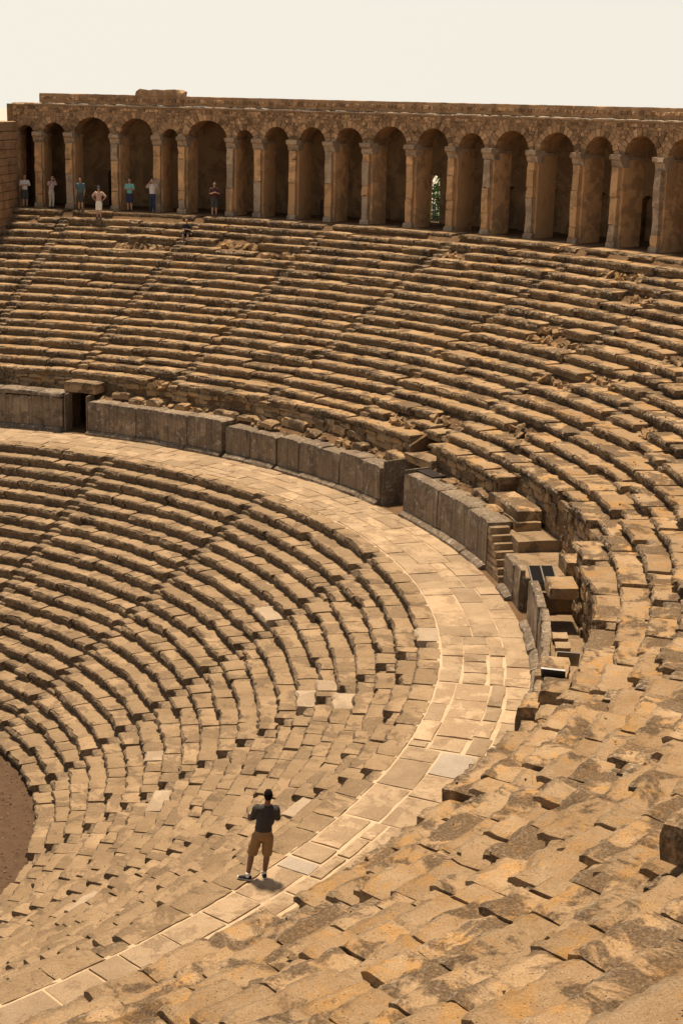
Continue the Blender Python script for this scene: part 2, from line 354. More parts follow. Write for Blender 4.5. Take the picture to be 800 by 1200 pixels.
# ruined spots of the upper tier: (azimuth, row, half width in degrees, half width in rows)
HOLES = [(85.3, 11.8, 1.3, 1.0), (87.2, 11.2, 0.9, 0.8), (93.3, 9.2, 1.3, 0.7), (52.5, 17.2, 1.6, 0.8), (55.9, 15.6, 1.6, 0.6), (92.0, 8.0, 1.1, 0.6), (88.7, 16.3, 1.2, 0.9), (46.2, 15.6, 2.2, 0.6),
         (89.0, 3.0, 1.6, 0.9), (77.5, 1.1, 1.6, 0.5), (66.5, 2.1, 1.0, 0.5), (97.5, 12.0, 1.1, 0.7), (104, 7, 1.0, 0.6), (48.3, 17.0, 1.2, 0.9), (62, 17.4, 1.2, 0.4), (71, 17.8, 1.3, 0.5), (84.5, 18, 1.4, 0.5), (101, 15, 1.3, 0.6), (94.6, 4.2, 1.2, 0.5), (82.6, 2.0, 1.2, 0.6), (58.6, 1.0, 1.5, 0.5), (70, 1.0, 0.9, 0.5)]
SW_L, SW_U = 0.56, 0.50          # stairway widths

def lower_wedge(a0, a1, label):
    am = 0.5 * (a0 + a1); root = empty('lower_seating_wedge', P(R0, am, 0), label, 'stone seating', 'wedges of lower stone seats')
    near = am > 138
    for k in range(21):
        r, z = lrow(k)
        g = math.degrees(SW_L / 2 / r)
        js = cut(a0 + g, a1 - g, r, 0.55, 1.25)
        for b0, b1 in zip(js[:-1], js[1:]):
            c = 0.5 * (b0 + b1); L = R(b1 - b0) * r
            if c > 175 + 4 or c < 33: continue
            mat = MS_LOW; nm = 'seat_block'; lab = None
            D = LD + 0.2 if k < 20 else RM - RD - 0.01
            dr = random.gauss(0, 0.016); dz = random.gauss(0, 0.008); q = random.random()
            wild = 0.05 if am < 125 else 0.14
            if k < 20 and q < wild: dr += random.uniform(0.06, 0.17)       # front broken away
            elif q < wild + 0.05 and k < 20: dz -= random.uniform(0.02, 0.05)
            if am > 125: dz += random.gauss(0, 0.016)
            if k == 20: dr = abs(dr) * 0.5; dz = dz * 0.4 + 0.004
            near_b = near and k > 4
            if any(abs(c - pa) < math.degrees(0.5 * L / r) + 0.25 and k == pk for pa, pk in PALE): mat = MS_NEW; lab = 'pale restored stone set among weathered seats'; dr = -0.02; dz = 0.012
            gap = math.degrees(random.uniform(0.006, 0.022) / r)
            o = block(nm, root, mat, seat_prof(D - dr, LH, near_b, lt=0.5, over=0.105), r + dr, z + dz, b0 + gap, b1 - gap, seg=0.09 if near_b else 0.11, amp=0.018, freq=5.0, erode=0.085, tilt=random.gauss(0, 0.012), endround=0.025)
            if lab: o['label'] = lab
    return root
LLAB = ['wedge of curved lower seats at the far left, below the dark doorway', 'wedge of curved lower seats under the long podium wall, left part', 'wedge of curved lower seats under the podium passage, centre of the view',
        'wedge of lower seats curving steeply down with a pale restored bench', 'wedge of worn lower seats beside the turn of the walkway', 'wedge of worn lower seats just below the standing man', 'wedge of broken lower seats in the near bottom left corner']
for i in range(7):
    lower_wedge(LSTAIR[i], LSTAIR[i + 1] if i < 6 else 176.0, LLAB[i])

def stair(name, a, rows, rowf, D, H, wdt, mat, label, cat, group, near):
    r0, z0 = rowf(rows[0]); root = empty(name, P(r0, a, z0), label, cat, group)
    for k in rows:
        r, z = rowf(k); g = math.degrees((wdt / 2 - 0.02) / r)
        if rowf is urow and random.random() < (0.2 if a < 76 else 0.4):          # step gone: worn seat edge instead
            block('stair_step', root, mat, seat_prof(D + 0.2, H * random.uniform(0.75, 1.0), False, over=0.1), r + random.uniform(0.0, 0.12), z, a - g, a + g, seg=0.2, amp=0.02, erode=0.08)
            continue
        last = (rowf is lrow and k == 20)
        hf_ = H * (0.36 if rowf is lrow else random.uniform(0.3, 0.62))
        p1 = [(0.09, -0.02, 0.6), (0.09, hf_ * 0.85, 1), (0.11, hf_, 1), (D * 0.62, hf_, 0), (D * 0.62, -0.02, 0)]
        block('stair_step', root, mat, p1, r + random.gauss(0, 0.012 if rowf is lrow else 0.05), z, a - g, a + g, seg=0.2, amp=0.014, erode=0.04)
        D2 = (D + 0.2) if not last else (RM - RD - 0.03)
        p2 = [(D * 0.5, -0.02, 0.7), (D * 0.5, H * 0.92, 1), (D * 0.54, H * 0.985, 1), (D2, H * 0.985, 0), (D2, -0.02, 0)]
        block('stair_step', root, mat, p2, r + random.gauss(0, 0.01), z, a - g, a + g, seg=0.2, amp=0.013, erode=0.05)
    return root
SLAB = ['stairway of notched steps down the lower seats at the far left edge', 'stairway of notched steps crossing the lower seats left of the podium door line', 'stairway of notched steps running from the long podium wall to the left edge',
        'stairway of notched steps running from below the podium passage to the orchestra', 'stairway with white restored steps beside the turn of the walkway', 'stairway of dark notches down the worn seats left of the standing man', 'stairway of dark notches in the near bottom left corner']
for i in range(7):
    stair('lower_stairway', LSTAIR[i], range(21), lrow, LD, LH, SW_L, MS_LOW, SLAB[i], 'stairway', 'stairways of the lower seats', LSTAIR[i] > 130)

# ------------------------------------------------------------------ upper tier
def in_hole(a, k): return any(((a - h[0]) / h[2]) ** 2 + ((k - h[1]) / h[3]) ** 2 < 1 for h in HOLES)
def first_row(a): return 1 if a < 100 else (2 if a < 116 else (1 if a < 133.0 else 0))
def door_gap(a, k): return (48.6 < a < 51.3 and k < 1) or (87.0 < a < 90.5 and k < 2)
def rubble_stone(s, c, size):
    a = rng.normal(size=(3, 3)); q, _ = np.linalg.qr(a)
    s.box(c, q[0], q[1], q[2], size * random.uniform(0.6, 1.2), size * random.uniform(0.5, 1.0), size * random.uniform(0.4, 0.8), size * 0.36)
def upper_wedge(a0, a1, label):
    am = 0.5 * (a0 + a1); root = empty('upper_seating_wedge', P(RL - UD * NU, am, ZG - UH * NU), label, 'stone seating', 'wedges of upper stone seats')
    rub = Soup()
    rows = list(range(0, NU + 1)) if a0 < 161 else [0, 1, 2, 3, 4, 5, 6, 7.05, 8.15, 9.35, 10.7, 12.2, 13.8, 15.5, 17.3, 19.2]
    for q_, k in enumerate(rows):
        step_ = (rows[q_ + 1] - k) if q_ + 1 < len(rows) else (rows[q_] - rows[q_ - 1] if a0 >= 161 else 1)
        r, z = urow(k); g = math.degrees(SW_U / 2 / r)
        if step_ > 1.04: z -= UH * (step_ - 1)
        g0_ = g if not (a0 > 161 and k > 9) else -g
        if am < 118: js = cut(a0 + g, a1 - g, r, *((1.0, 2.6) if am < 78 else (0.8, 1.9)))
        else: js = cut(a0 + g0_, a1 - g, r, 0.7 * step_ ** 0.6, 1.6 * step_ ** 0.6)
        for b0, b1 in zip(js[:-1], js[1:]):
            c = 0.5 * (b0 + b1); L = R(b1 - b0) * r
            pc = P(r, c, z); dist = (pc - CAM).length
            if k < first_row(c) or door_gap(c, k): continue
            if k == NU and dist < 3: continue
            H = UH * step_
            if k == 0 and c > 132: z0_ = -0.5; dr0_ = 0.12
            else: z0_ = dr0_ = 0.0
            if in_hole(c, k):
                for _ in range(int(16 * L)): rubble_stone(rub, P(r + random.uniform(0.05, 0.75), random.uniform(b0, b1), z + random.uniform(0.0, 0.16)), random.uniform(0.06, 0.16))
                continue
            near_z = dist < 34
            dr = random.gauss(0, 0.020); dz = random.gauss(0, 0.024 if near_z else 0.012); q = random.random()
            wild = (0.08 if am < 118 else 0.11) + (0.12 if k >= NU - 2 else 0)
            if q < wild: dr += random.uniform(0.08, 0.30)
            elif q < wild + (0.12 if 80 < am < 140 else 0.06): dr -= random.uniform(0.04, 0.16); dz += random.uniform(0, 0.03)
            if random.random() < 0.07: dz -= random.uniform(0.03, 0.09)
            near = dist < 32
            D = UD * step_ + 0.24 if k < NU else 1.5
            gap = math.degrees(random.uniform(0.004, 0.018) / r)
            seg = 0.07 if dist < 20 else (0.09 if near else 0.13)
            block('seat_block', root, MS_UP, seat_prof(D - dr, H, near, lipr=0.05 if near else 0.0, over=0.14, lt=0.48), r + dr + dr0_, z + dz + z0_, b0 + gap, b1 - gap, seg=seg, amp=0.016 if near else 0.020, freq=3.4 if near else 4.0, erode=0.13 if near else 0.085, tilt=random.gauss(0, 0.010), endround=0.045 if near else 0.03)
        # small loose stones lying on the treads
        for _ in range(2 if am < 125 else 1):
            a = random.uniform(a0, a1)
            if k >= first_row(a): rubble_stone(rub, P(r + random.uniform(0.1, 0.6), a, z + UH + 0.01), random.uniform(0.012, 0.035))
    # the rough wall that carries the lowest row where the rows under it have fallen
    a = a0
    while a < a1:
        wd = math.degrees(random.uniform(0.35, 0.8) / 26.7); b = min(a + wd, a1); k = first_row(0.5 * (a + b))
        if k > 0 and not (48.0 < 0.5 * (a + b) < 51.9 or 86.8 < 0.5 * (a + b) < 90.7):
            r, z = urow(k); zb = ZD + (1.12 if a < 104 else (0.75 if a < 116 else 0.25)); zc = zb
            while zc < z - 0.05:
                hh = min(random.uniform(0.2, 0.34), z + 0.02 - zc)
                block('wall_stone', root, MS_UP, rect_prof(0.4, hh + 0.01, 2, 1), r + 0.12 + random.gauss(0, 0.035), zc, a, b, seg=0.14, amp=0.04, freq=4, erode=0.06, endround=0.03)
                zc += hh
        a = b
    if a0 < 104:
        for _ in range(int((a1 - a0) * 4)):
            a = random.uniform(a0, min(a1, 104))
            if (48.2 < a < 51.7) or (86.6 < a < 90.9): continue
            rr_ = random.uniform(26.2, 26.9); rubble_stone(rub, P(rr_, a, ZD + 1.33 + 0.28 * (rr_ - 26.2)), random.uniform(0.04, 0.14))
    a = a0 + random.uniform(0.5, 2)
    while a < min(a1, 104) - 1.2:                          # stones that have slipped down on to the podium ledge
        if not (47.5 < a < 52.3 or 85.9 < a < 91.2) and a > 52:
            rr_ = random.uniform(26.15, 26.55); L = random.uniform(0.5, 1.3)
            block('slipped_block', root, MS_UP, rect_prof(random.uniform(0.45, 0.7), random.uniform(0.2, 0.34), 3, 3), rr_, ZD + 1.36 + 0.3 * (rr_ - 26.2), a, a + math.degrees(L / 26.4), seg=0.12, amp=0.03, freq=3, erode=0.09, endround=0.06, tilt=random.gauss(0, 0.05))
        a += random.uniform(1.3, 4.5)
    if rub.V: tag(rub.obj('rubble', MS_UP, root, 30), kind='stuff')
    return root
ULAB = ['wedge of upper seats at the far left edge, below the blocky end wall', 'wedge of upper seats left of the dark doorway, below the tourist in white', 'wedge of upper seats below the seated dark figure, right of the doorway',
        'second wedge of upper seats right of the dark doorway', 'third wedge of upper seats right of the dark doorway, over the long podium wall', 'fourth wedge of upper seats right of the doorway, with fallen rubble gaps',
        'wedge of upper seats directly above the podium passage', 'wedge of upper seats above the short streaked podium wall', 'wedge of upper seats above the small podium steps', 'wedge of upper seats above the dark hatch cover',
        'wedge of upper seats above the grey metal sheet', 'wedge of worn upper seats right of the walkway bend', 'wedge of dark-ended worn upper seats at the lower right edge', 'wedge of large lichened stone seats in the near bottom right corner']
ub = [30.0] + USTAIR[:13] + [176.5]
for i in range(14): upper_wedge(ub[i], ub[i + 1], ULAB[i])
for i in range(13):
    a = USTAIR[i]; rows = [k for k in range(first_row(a), NU) if not door_gap(a, k) and not (a > 161 and k > 9) and not (k == 0 and a > 132)]
    names = ['at the far left, running down from the end wall', 'running down to the dark doorway', 'first right of the dark doorway', 'second right of the dark doorway', 'third right of the dark doorway', 'just left of the podium passage', 'just right of the podium passage',
             'above the small podium steps, left of them', 'above the dark hatch cover', 'above the grey metal sheet', 'beside the bend of the walkway at right', 'with dark notches in the worn seats at lower right', 'with large dark notches right of the standing man']
    stair('upper_stairway', a, rows, urow, UD, UH, SW_U, MS_UP, 'worn stairway in the upper seats ' + names[i], 'stairway', 'stairways of the upper seats', a > 120)

# ------------------------------------------------------------------ paving of the walkway
walk = bpy.data.objects['walkway']
sec = 32.0
while sec < 178:
    s1 = min(178.0, sec + random.uniform(5, 11)); nr = random.choice([3, 3, 4, 4, 5]) if sec < 118 else random.choice([3, 4, 4])
    cutr = [RM + 0.03] + sorted((RM + 0.03 + (25.46 - RM) * ((i + 1) / nr + random.uniform(-0.25, 0.25) / nr)) for i in range(nr - 1)) + [25.46]
    for i in range(nr):
        ra, rb = cutr[i] + 0.012, cutr[i + 1] - 0.012
        if rb - ra < 0.2: rb = ra + 0.2
        js = cut(sec, s1, ra, 0.55, 1.45)
        for b0, b1 in zip(js[:-1], js[1:]):
            c = 0.5 * (b0 + b1); near = c > 122
            gp = math.degrees(random.uniform(0.2, 1.3) * (0.042 if near else 0.013) / ra)
            mat = MS_PAVE
            if abs(c - 137.8) < 1.0 and ra < 24.4 < rb: mat = MS_GREY
            if abs(c - 151.8) < 1.2 and i == 0: mat = MS_GREY
            d = rb - ra - random.uniform(0.0, 0.09 if near else 0.015)
            o = block('paving_slab', walk, mat, [(0, -0.05, 0), (0, 0.0, 0), (0.03, 0.012, 0), (d * 0.5, 0.014, 0), (d - 0.03, 0.012, 0), (d, 0, 0), (d, -0.05, 0)], ra + random.gauss(0, 0.008), ZD + random.gauss(0, 0.006), b0 + gp, b1 - gp, seg=0.16, amp=0.022 if near else 0.014, freq=2.0, erode=0, endround=0.006)
            if mat is MS_GREY: o['label'] = 'smooth grey replacement slab'
    sec = s1

# ------------------------------------------------------------------ podium wall between the tiers
def podium(a0, a1, H, label, cap=False, seg_w=(0.9, 1.4), D=0.75, name='podium_wall', mat=None):
    mat = mat or MS_POD
    am = 0.5 * (a0 + a1); root = empty(name, P(RW, am, ZD), label, 'wall', 'stretches of the podium wall')
    js = cut(a0, a1, RW, *seg_w)
    for b0, b1 in zip(js[:-1], js[1:]):
        g = math.degrees(0.006 / RW)
        rough = mat is MS_UP
        h = H + random.gauss(0, 0.09 if rough else 0.035)
        block('wall_slab', root, mat, rect_prof(D, h - 0.2, 4, 3), RW + random.gauss(0, 0.05 if rough else 0.014), ZD + 0.2, b0 + g, b1 - g, seg=0.13, amp=0.03 if rough else 0.014, erode=0.10 if rough else 0.06, endround=0.05)
    js = cut(a0, a1, RW, 0.9, 1.6)
    for b0, b1 in zip(js[:-1], js[1:]):
        g = math.degrees(0.01 / RW)
        block('plinth_stone', root, mat, [(-0.22, -0.04, 0), (-0.22, 0.1, 1), (-0.17, 0.13, 0.5), (-0.06, 0.195, 0.5), (0.3, 0.19, 0), (0.3, -0.04, 0)], RW + random.gauss(0, 0.01), ZD, b0 + g, b1 - g, seg=0.25, amp=0.012, erode=0.04)
    if cap:
        js = cut(a0, a1, RW, 0.8, 1.3)
        for b0, b1 in zip(js[:-1], js[1:]):
            block('coping_stone', root, MS_POD, [(-0.1, 0.02, 0), (-0.12, 0.14, 1), (-0.1, 0.2, 1), (D, 0.2, 0), (D, 0, 0)], RW + random.gauss(0, 0.03), ZD + H, b0 + 0.03, b1 - 0.03, seg=0.25, amp=0.015, erode=0.06)
    return root
podium(33, 48.6, 1.45, 'brown podium wall of upright slabs left of the dark doorway', cap=True)
podium(51.3, 66.5, 1.42, 'podium wall of upright slabs just right of the dark doorway', seg_w=(1.0, 1.5))
podium(66.9, 73.0, 1.26, 'lower broken stretch of podium wall left of the long pale-edged one')
podium(73.3, 87.0, 1.36, 'long podium wall of upright slabs ending at the passage', seg_w=(1.0, 1.5))
podium(90.5, 105.0, 1.50, 'streaked podium wall with white spots between passage and small steps', seg_w=(0.9, 1.3))
podium(109.0, 111.6, 1.12, 'short podium slab with ragged top right of the small steps', D=0.25, seg_w=(0.5, 0.8))
podium(116.2, 129.5, 1.30, 'thin curved podium wall beside the open trench', D=0.22, seg_w=(0.9, 1.3))
podium(129.5, 176, 1.36, 'podium stones edging the walkway below the near upper seats', D=0.7, cap=False, mat=MS_UP)
# rough fill on top of the podium behind the slabs
def fill(a0, a1, r0, r1, z, rise=0.0, mat=None): 
    V, F = sweep([(r0, ZD - 0.2), (r0, z), (0.5 * (r0 + r1), z + 0.03 + rise * 0.6), (r1, z + rise), (r1, ZD - 0.2)], 0, 0, a0, a1, max(2, int((a1 - a0) / 0.8)))
    V = displace(V, 0.03, 2.0, int(a0)); tag(mesh_obj('podium_fill', V, F, mat or (MS_LOW if a0 > 104 else MS_EARTH), None, 30, origin=np.array([0, 0, 0.0])), kind='structure')
fill(33, 48.5, RW + 0.7, 27.2, ZD + 1.42); fill(51.4, 86.9, RW + 0.7, 27.2, ZD + 1.24, 0.45); fill(90.6, 104.6, RW + 0.7, 27.2, ZD + 1.36, 0.3)
fill(104.6, 107.6, RW + 0.62, 27.9, ZD + 1.2); fill(107.6, 116, RW + 0.24, 27.9, ZD + 0.86); fill(130.6, 177, RW + 0.55, 27.2, ZD + 1.22); fill(116, 130.6, RW + 0.2, 27.2, ZD + 0.30)
# doorway left and passage in the middle: jambs, lintel
def doorway(a0, a1, label, lint):
    am = 0.5 * (a0 + a1); root = empty('podium_doorway', P(RW, am, ZD), label, 'doorway')
    for a, s in ((a0, 1), (a1, -1)):
        g = math.degrees(0.12 / 26) * s
        lo, hi = sorted((a + 0.02 * s, a + g * 0.5))
        block('jamb', root, MS_POD, rect_prof(0.6 if lint else 2.0, 1.62, 3, 3), RW + 0.06, ZD - 0.02, lo, hi, seg=0.3, amp=0.012, erode=0.04)
    if lint:
        block('lintel', root, MS_UP, rect_prof(3.2, 0.44, 2, 2), RW + 0.45, ZD + 1.62, a0 - 0.4, a1 + 0.4, seg=0.3, amp=0.02, erode=0.06)
    else:
        block('lintel', root, MS_UP, rect_prof(2.2, 0.28, 2, 2), RW + 1.0, ZD + 1.5, a0 - 0.3, a1 + 0.3, seg=0.3, amp=0.02, erode=0.06)
doorway(48.7, 51.2, 'dark square doorway in the podium wall at left', True)
doorway(87.1, 90.4, 'dark open passage cut through the podium wall at centre', False)
cv = Soup(); o_, c_, u_ = rad_axes(91.6); cv.box(P(RW + 0.75, 91.7, ZD + 1.54), o_, c_, u_, 0.28, 0.55, 0.02)
tag(cv.obj('metal_plate', plain('dark_metal', (0.045, 0.036, 0.03), 0.45, 0.6), None, 0), 'flat dark metal plate on top of the streaked podium wall', 'metal plate')
# steps built into the podium
root = empty('podium_steps', P(RW, 107, ZD), 'small steep stone steps climbing the podium wall at right', 'steps')
for i in range(7):
    b1 = 107.9 - i * 0.40; b0 = 104.9 if i < 6 else 104.9
    h = 0.2
    block('step', root, MS_LOW, rect_prof(0.62, h - 0.004, 2, 2), RW + 0.03 + random.gauss(0, 0.01), ZD + i * h, b0, b1, seg=0.2, amp=0.010, erode=0.03, endround=0.012)
# stacked loose blocks behind the steps
def loose(r, a0, a1, z, D, H, label, name='fallen_block', mat=None, **kw):
    o = block(name, None, mat or MS_UP, rect_prof(D, H, 3, 4), r, z, a0, a1, seg=0.12, amp=0.022, erode=0.06, endround=0.04, **kw)
    tag(o, label, 'stone block'); return o
loose(26.45, 102.6, 105.3, ZD + 1.15, 0.8, 0.36, 'squared stone block behind the top of the small steps, lower of the two')
loose(26.5, 99.9, 105.0, ZD + 1.52, 0.8, 0.32, 'long squared stone on top of the block behind the small steps')
loose(25.95, 116.9, 119.2, ZD + 1.2, 0.72, 0.34, 'large squared stone bridging the trench beside the dark hatch cover', name='bridging_block')
loose(26.75, 112.4, 114.4, ZD + 1.15, 0.55, 0.4, 'hollowed stone block lying above the dark hatch cover', name='hollowed_block')
# dark hatch cover over the stair down
hm = plain('black_glass', (0.012, 0.010, 0.010), 0.9, 0.0, bump=0.02); hm.node_tree.nodes['Principled BSDF'].inputs['Specular IOR Level'].default_value = 0.08; hf = plain('hatch_frame_steel', (0.10, 0.085, 0.07), 0.5, 0.7)
root = empty('hatch_cover', P(25.8, 113.6, ZD), 'sloping dark glazed hatch cover in the broken podium wall', 'hatch cover')
o_, c_, u_ = rad_axes(114.6)
sl = Vector(c_) * 0.94 + Vector(u_) * -0.34; sl.normalize(); nrm = Vector(o_).cross(sl); nrm = nrm if nrm.z > 0 else -nrm
for j in (-1, 1):
    s_ = Soup(); s_.box(P(26.1 + 0.17 * j, 114.5, ZD + 1.2), o_, tuple(sl), tuple(nrm), 0.16, 0.40, 0.012); s_.obj('glass_panel', hm, root, 0)
s_ = Soup()
for j in (-1, 0, 1): s_.box(P(26.1 + 0.34 * j, 114.5, ZD + 1.195), o_, tuple(sl), tuple(nrm), 0.018, 0.42, 0.03)
s_.obj('frame', hf, root, 0)
for a_, nmx in ((113.3, 'side_wall'), (116.0, 'side_wall')):
    block(nmx, root, MS_POD, rect_prof(0.75, 1.22 if a_ < 113 else 0.95, 3, 2), RW + 0.02, ZD, a_ - 0.12, a_ + 0.12, seg=0.1, amp=0.02, erode=0.06)
# slab that closes the near side of the hatch, curved top
loose(RW - 0.02, 111.8, 113.4, ZD, 0.16, 1.2, 'upright podium slab with a rounded top left of the dark hatch', name='upright_slab', mat=MS_POD)
o_, c_, u_ = rad_axes(126.3)
s_ = Soup(); tl = (Vector(c_) * 0.8 + Vector(u_) * 0.6).normalized(); s_.box(P(26.25, 126.3, ZD + 0.78), o_, tuple(tl), tuple(Vector(o_).cross(tl)), 0.27, 0.55, 0.012)
tag(s_.obj('metal_sheet', plain('galvanised_sheet', (0.42, 0.39, 0.36), 0.55, 0.3, var=0.12), None, 0), 'light grey metal sheet leaning in the trench at right', 'metal sheet')
s_ = Soup(); o_, c_, u_ = rad_axes(132.4); s_.box(P(26.03, 132.4, ZD + 1.40), o_, (Vector(c_) * 0.5 + Vector(u_) * 0.86).to_tuple(), (Vector(c_) * 0.86 - Vector(u_) * 0.5).to_tuple(), 0.27, 0.2, 0.02)
tag(s_.obj('metal_grate', plain('grate_steel', (0.05, 0.05, 0.055), 0.4, 0.6), None, 0), 'small dark metal grate below the grey sheet', 'grate')
# flat stones in the trench
for i, (a, rr_) in enumerate([(120.8, 26.0), (122.4, 26.02), (124.0, 26.0)]):
    loose(rr_, a - 0.55, a + 0.5, ZD + 0.4, 0.38, 0.12, ['flat stone in the trench nearest the bridging block', 'middle flat stone in the trench', 'flat stone in the trench nearest the grey metal sheet'][i], name='flat_stone', mat=MS_PAVE)
# big tilted stone at the right edge
loose(32.7, 159.7, 160.75, 12.2, 0.75, 0.5, 'big dark-sided stone block lying on the near seats at the right edge', name='big_block')
loose(27.3, 129.4, 131.6, urow(1)[1] + UH, 0.6, 0.3, 'loose squared stone on the seats right of the walkway bend', name='loose_block')
loose(26.0, 135.0, 136.8, ZD + 1.5, 0.6, 0.34, 'rough stone block below the small metal grate', name='rough_block')

# ------------------------------------------------------------------ gallery arcade
PA = [33.75, 35.6, 37.9, 41.3, 44.5, 46.4, 50.1, 52.2, 54.9, 57.7, 60.6, 64.0, 67.2, 70.0, 73.4, 76.9, 79.9, 83.2, 86.3, 89.4, 92.5, 95.6]
arc = empty('gallery_arcade', P(RG, 62, ZG), 'long round-arched stone gallery crowning the upper seats', 'arcade')
V, F = sweep([(RL + 1.2, -0.3), (RL + 1.2, 0.004), (44.4, 0.004), (44.4, -0.3)], 0, ZG, 30, 98, 60)
tag(mesh_obj('gallery_floor', V, F, MS_EARTH, None, 0, origin=np.array([0, 0, 0.0])), kind='structure')
PW, SPR, CORN, PD = 0.62, 3.62, 5.08, 1.25
def pw(i): return 0.48 if PA[i] < 52 else 0.54
for i, a in enumerate(PA):
    wd = pw(i); g = math.degrees(wd / 2 / RG)
    # lean so the shafts stand as in the photograph (old settlement): kept upright here
    pier = block('pier', arc, MS_PIER, rect_prof(PD, SPR + 0.02, 7, 4), RG + 0.12, ZG - 0.02, a - g, a + g, seg=0.16, amp=0.03, freq=2.5, erode=0.02, endround=0.0)
    gs = math.degrees(0.17 / RG)
    zc = 0.22
    while zc < 3.2:
        hh = random.choice([0.45, 0.7, 1.1, 1.5]); hh = min(hh, 3.22 - zc)
        if 3.22 - zc - hh < 0.25: hh = 3.22 - zc
        rj = random.gauss(0, 0.02)
        block('drum', pier, MS_CAP if random.random() < 0.22 else MS_PIER, [(0.03, 0, 0), (0, 0.04, 0), (0, hh * 0.5, 0), (0.0, hh - 0.04, 0), (0.03, hh - 0.006, 0), (0.3, hh - 0.006, 0), (0.3, 0, 0)], RG - 0.10 + rj, ZG + zc, a - gs, a + gs, seg=0.06, amp=0.036, freq=5.0, erode=0.02, endround=0.0)
        zc += hh
    block('base', pier, MS_CAP, [(0, 0, 0), (0, 0.16, 1), (0.06, 0.24, 0), (0.4, 0.24, 0), (0.4, 0, 0)], RG - 0.14, ZG + 0.0, a - gs * 1.35, a + gs * 1.35, seg=0.12, amp=0.02, erode=0.03)
    # corinthian-like capital: bell that widens, then a slab
    block('capital', pier, MS_CAP, [(0.10, 0, 0), (0.02, 0.12, 0.5), (-0.02, 0.26, 0.5), (-0.16, 0.34, 1), (-0.17, 0.52, 1), (0.5, 0.52, 0), (0.5, 0, 0)], RG - 0.05, ZG + 3.2, a - g * 1.05, a + g * 1.05, seg=0.09, amp=0.035, freq=6, erode=0.05)
    block('impost', pier, MS_CAP, [(0.0, 0, 0), (-0.05, 0.05, 0), (-0.05, 0.13, 0), (PD - 0.1, 0.13, 0), (PD - 0.1, 0, 0)], RG + 0.15, ZG + 3.5, a - g * 1.16, a + g * 1.16, seg=0.15, amp=0.012, erode=0.02)
ROOT_R = RG + 0.1
for i in range(len(PA) - 1):
    a0, a1 = PA[i], PA[i + 1]; g0 = math.degrees(pw(i) / 2 / RG); g1 = math.degrees(pw(i + 1) / 2 / RG)
    e0, e1 = a0 + g0 - 0.02, a1 - g1 + 0.02; rad_ = R(e1 - e0) * RG / 2; ac = 0.5 * (e0 + e1); sp = SPR
    crown_max = 4.5
    rz = min(rad_ * 1.0, crown_max - sp)
    N = 16
    edge = [(e0 - (e0 - a0), sp, True)]
    pts = [(a0, sp), (e0, sp)] + [(ac - math.degrees(rad_ / RG) * math.cos(math.pi * j / N), sp + rz * math.sin(math.pi * j / N)) for j in range(1, N)] + [(e1, sp), (a1, sp)]
    V = []; F = []
    for (a, z) in pts:
        for rr_ in (ROOT_R, ROOT_R + PD):
            V.append(P(rr_, a, ZG + z)); V.append(P(rr_, a, ZG + CORN))
    for j in range(len(pts) - 1):
        q = 4 * j; n = q + 4
        F += [(q, q + 1, n + 1, n), (q + 2, n + 2, n + 3, q + 3), (q, n, n + 2, q + 2), (q + 1, q + 3, n + 3, n + 1)]
    Va = displace(np.array([list(v) for v in V]), 0.018, 2.2, i)
    mesh_obj('arch_wall', Va, F, MS_RUB, arc, 30)
    # ring of wedge stones round each arch
    vs_ = Soup(); nv = max(9, int(math.pi * rad_ / 0.2))
    for j in range(nv):
        t0 = math.pi * (j + 0.06) / nv; t1 = math.pi * (j + 0.94) / nv; ring = 0.26 + random.uniform(-0.04, 0.05); pr = random.uniform(0.02, 0.06)
        P8 = []
        for rr_ in (ROOT_R - pr, ROOT_R + 0.25):
            for t_ in (t0, t1):
                for q in (-0.015, ring):
                    P8.append(P(rr_, ac - math.degrees((rad_ + q) / RG) * math.cos(t_), ZG + sp + (rz + q) * math.sin(t_)))
        vs_.add(P8, [(0, 1, 3, 2), (4, 6, 7, 5), (0, 4, 5, 1), (2, 3, 7, 6), (0, 2, 6, 4), (1, 5, 7, 3)])
    vs_.obj('arch_ring', MS_RUB, arc, 0)
    # cornice and parapet
    block('cornice', arc, MS_CAP, [(-0.10, 0.0, 0), (-0.12, 0.07, 1), (-0.08, 0.10, 1), (0.5, 0.10, 0), (0.5, 0, 0)], ROOT_R, ZG + CORN - 0.06, a0 + 0.01, a1 - 0.01, seg=0.25, amp=0.015, freq=4, erode=0.05)
    if 35.3 < a0 < 83.0 or True:
        p0 = max(a0, 35.7); p1 = min(a1, 85.6)
        if p1 > p0 + 0.3:
            block('parapet', arc, MS_RUB, rect_prof(0.7, 0.46, 3, 2), ROOT_R + 0.02, ZG + CORN + 0.04, p0, p1, seg=0.2, amp=0.02, freq=3, erode=0.03, endround=0.0)
# raised ragged piece of parapet at left and rounded stones past its right end
block('parapet', arc, MS_RUB, rect_prof(0.6, 0.30, 2, 3), ROOT_R + 0.03, ZG + 5.56, 42.8, 46.3, seg=0.2, amp=0.06, freq=2.5, erode=0.12, endround=0.10)
block('parapet', arc, MS_RUB, rect_prof(0.6, 0.26, 2, 3), ROOT_R + 0.03, ZG + CORN + 0.05, 86.0, 89.0, seg=0.2, amp=0.05, freq=2.5, erode=0.1, endround=0.12)
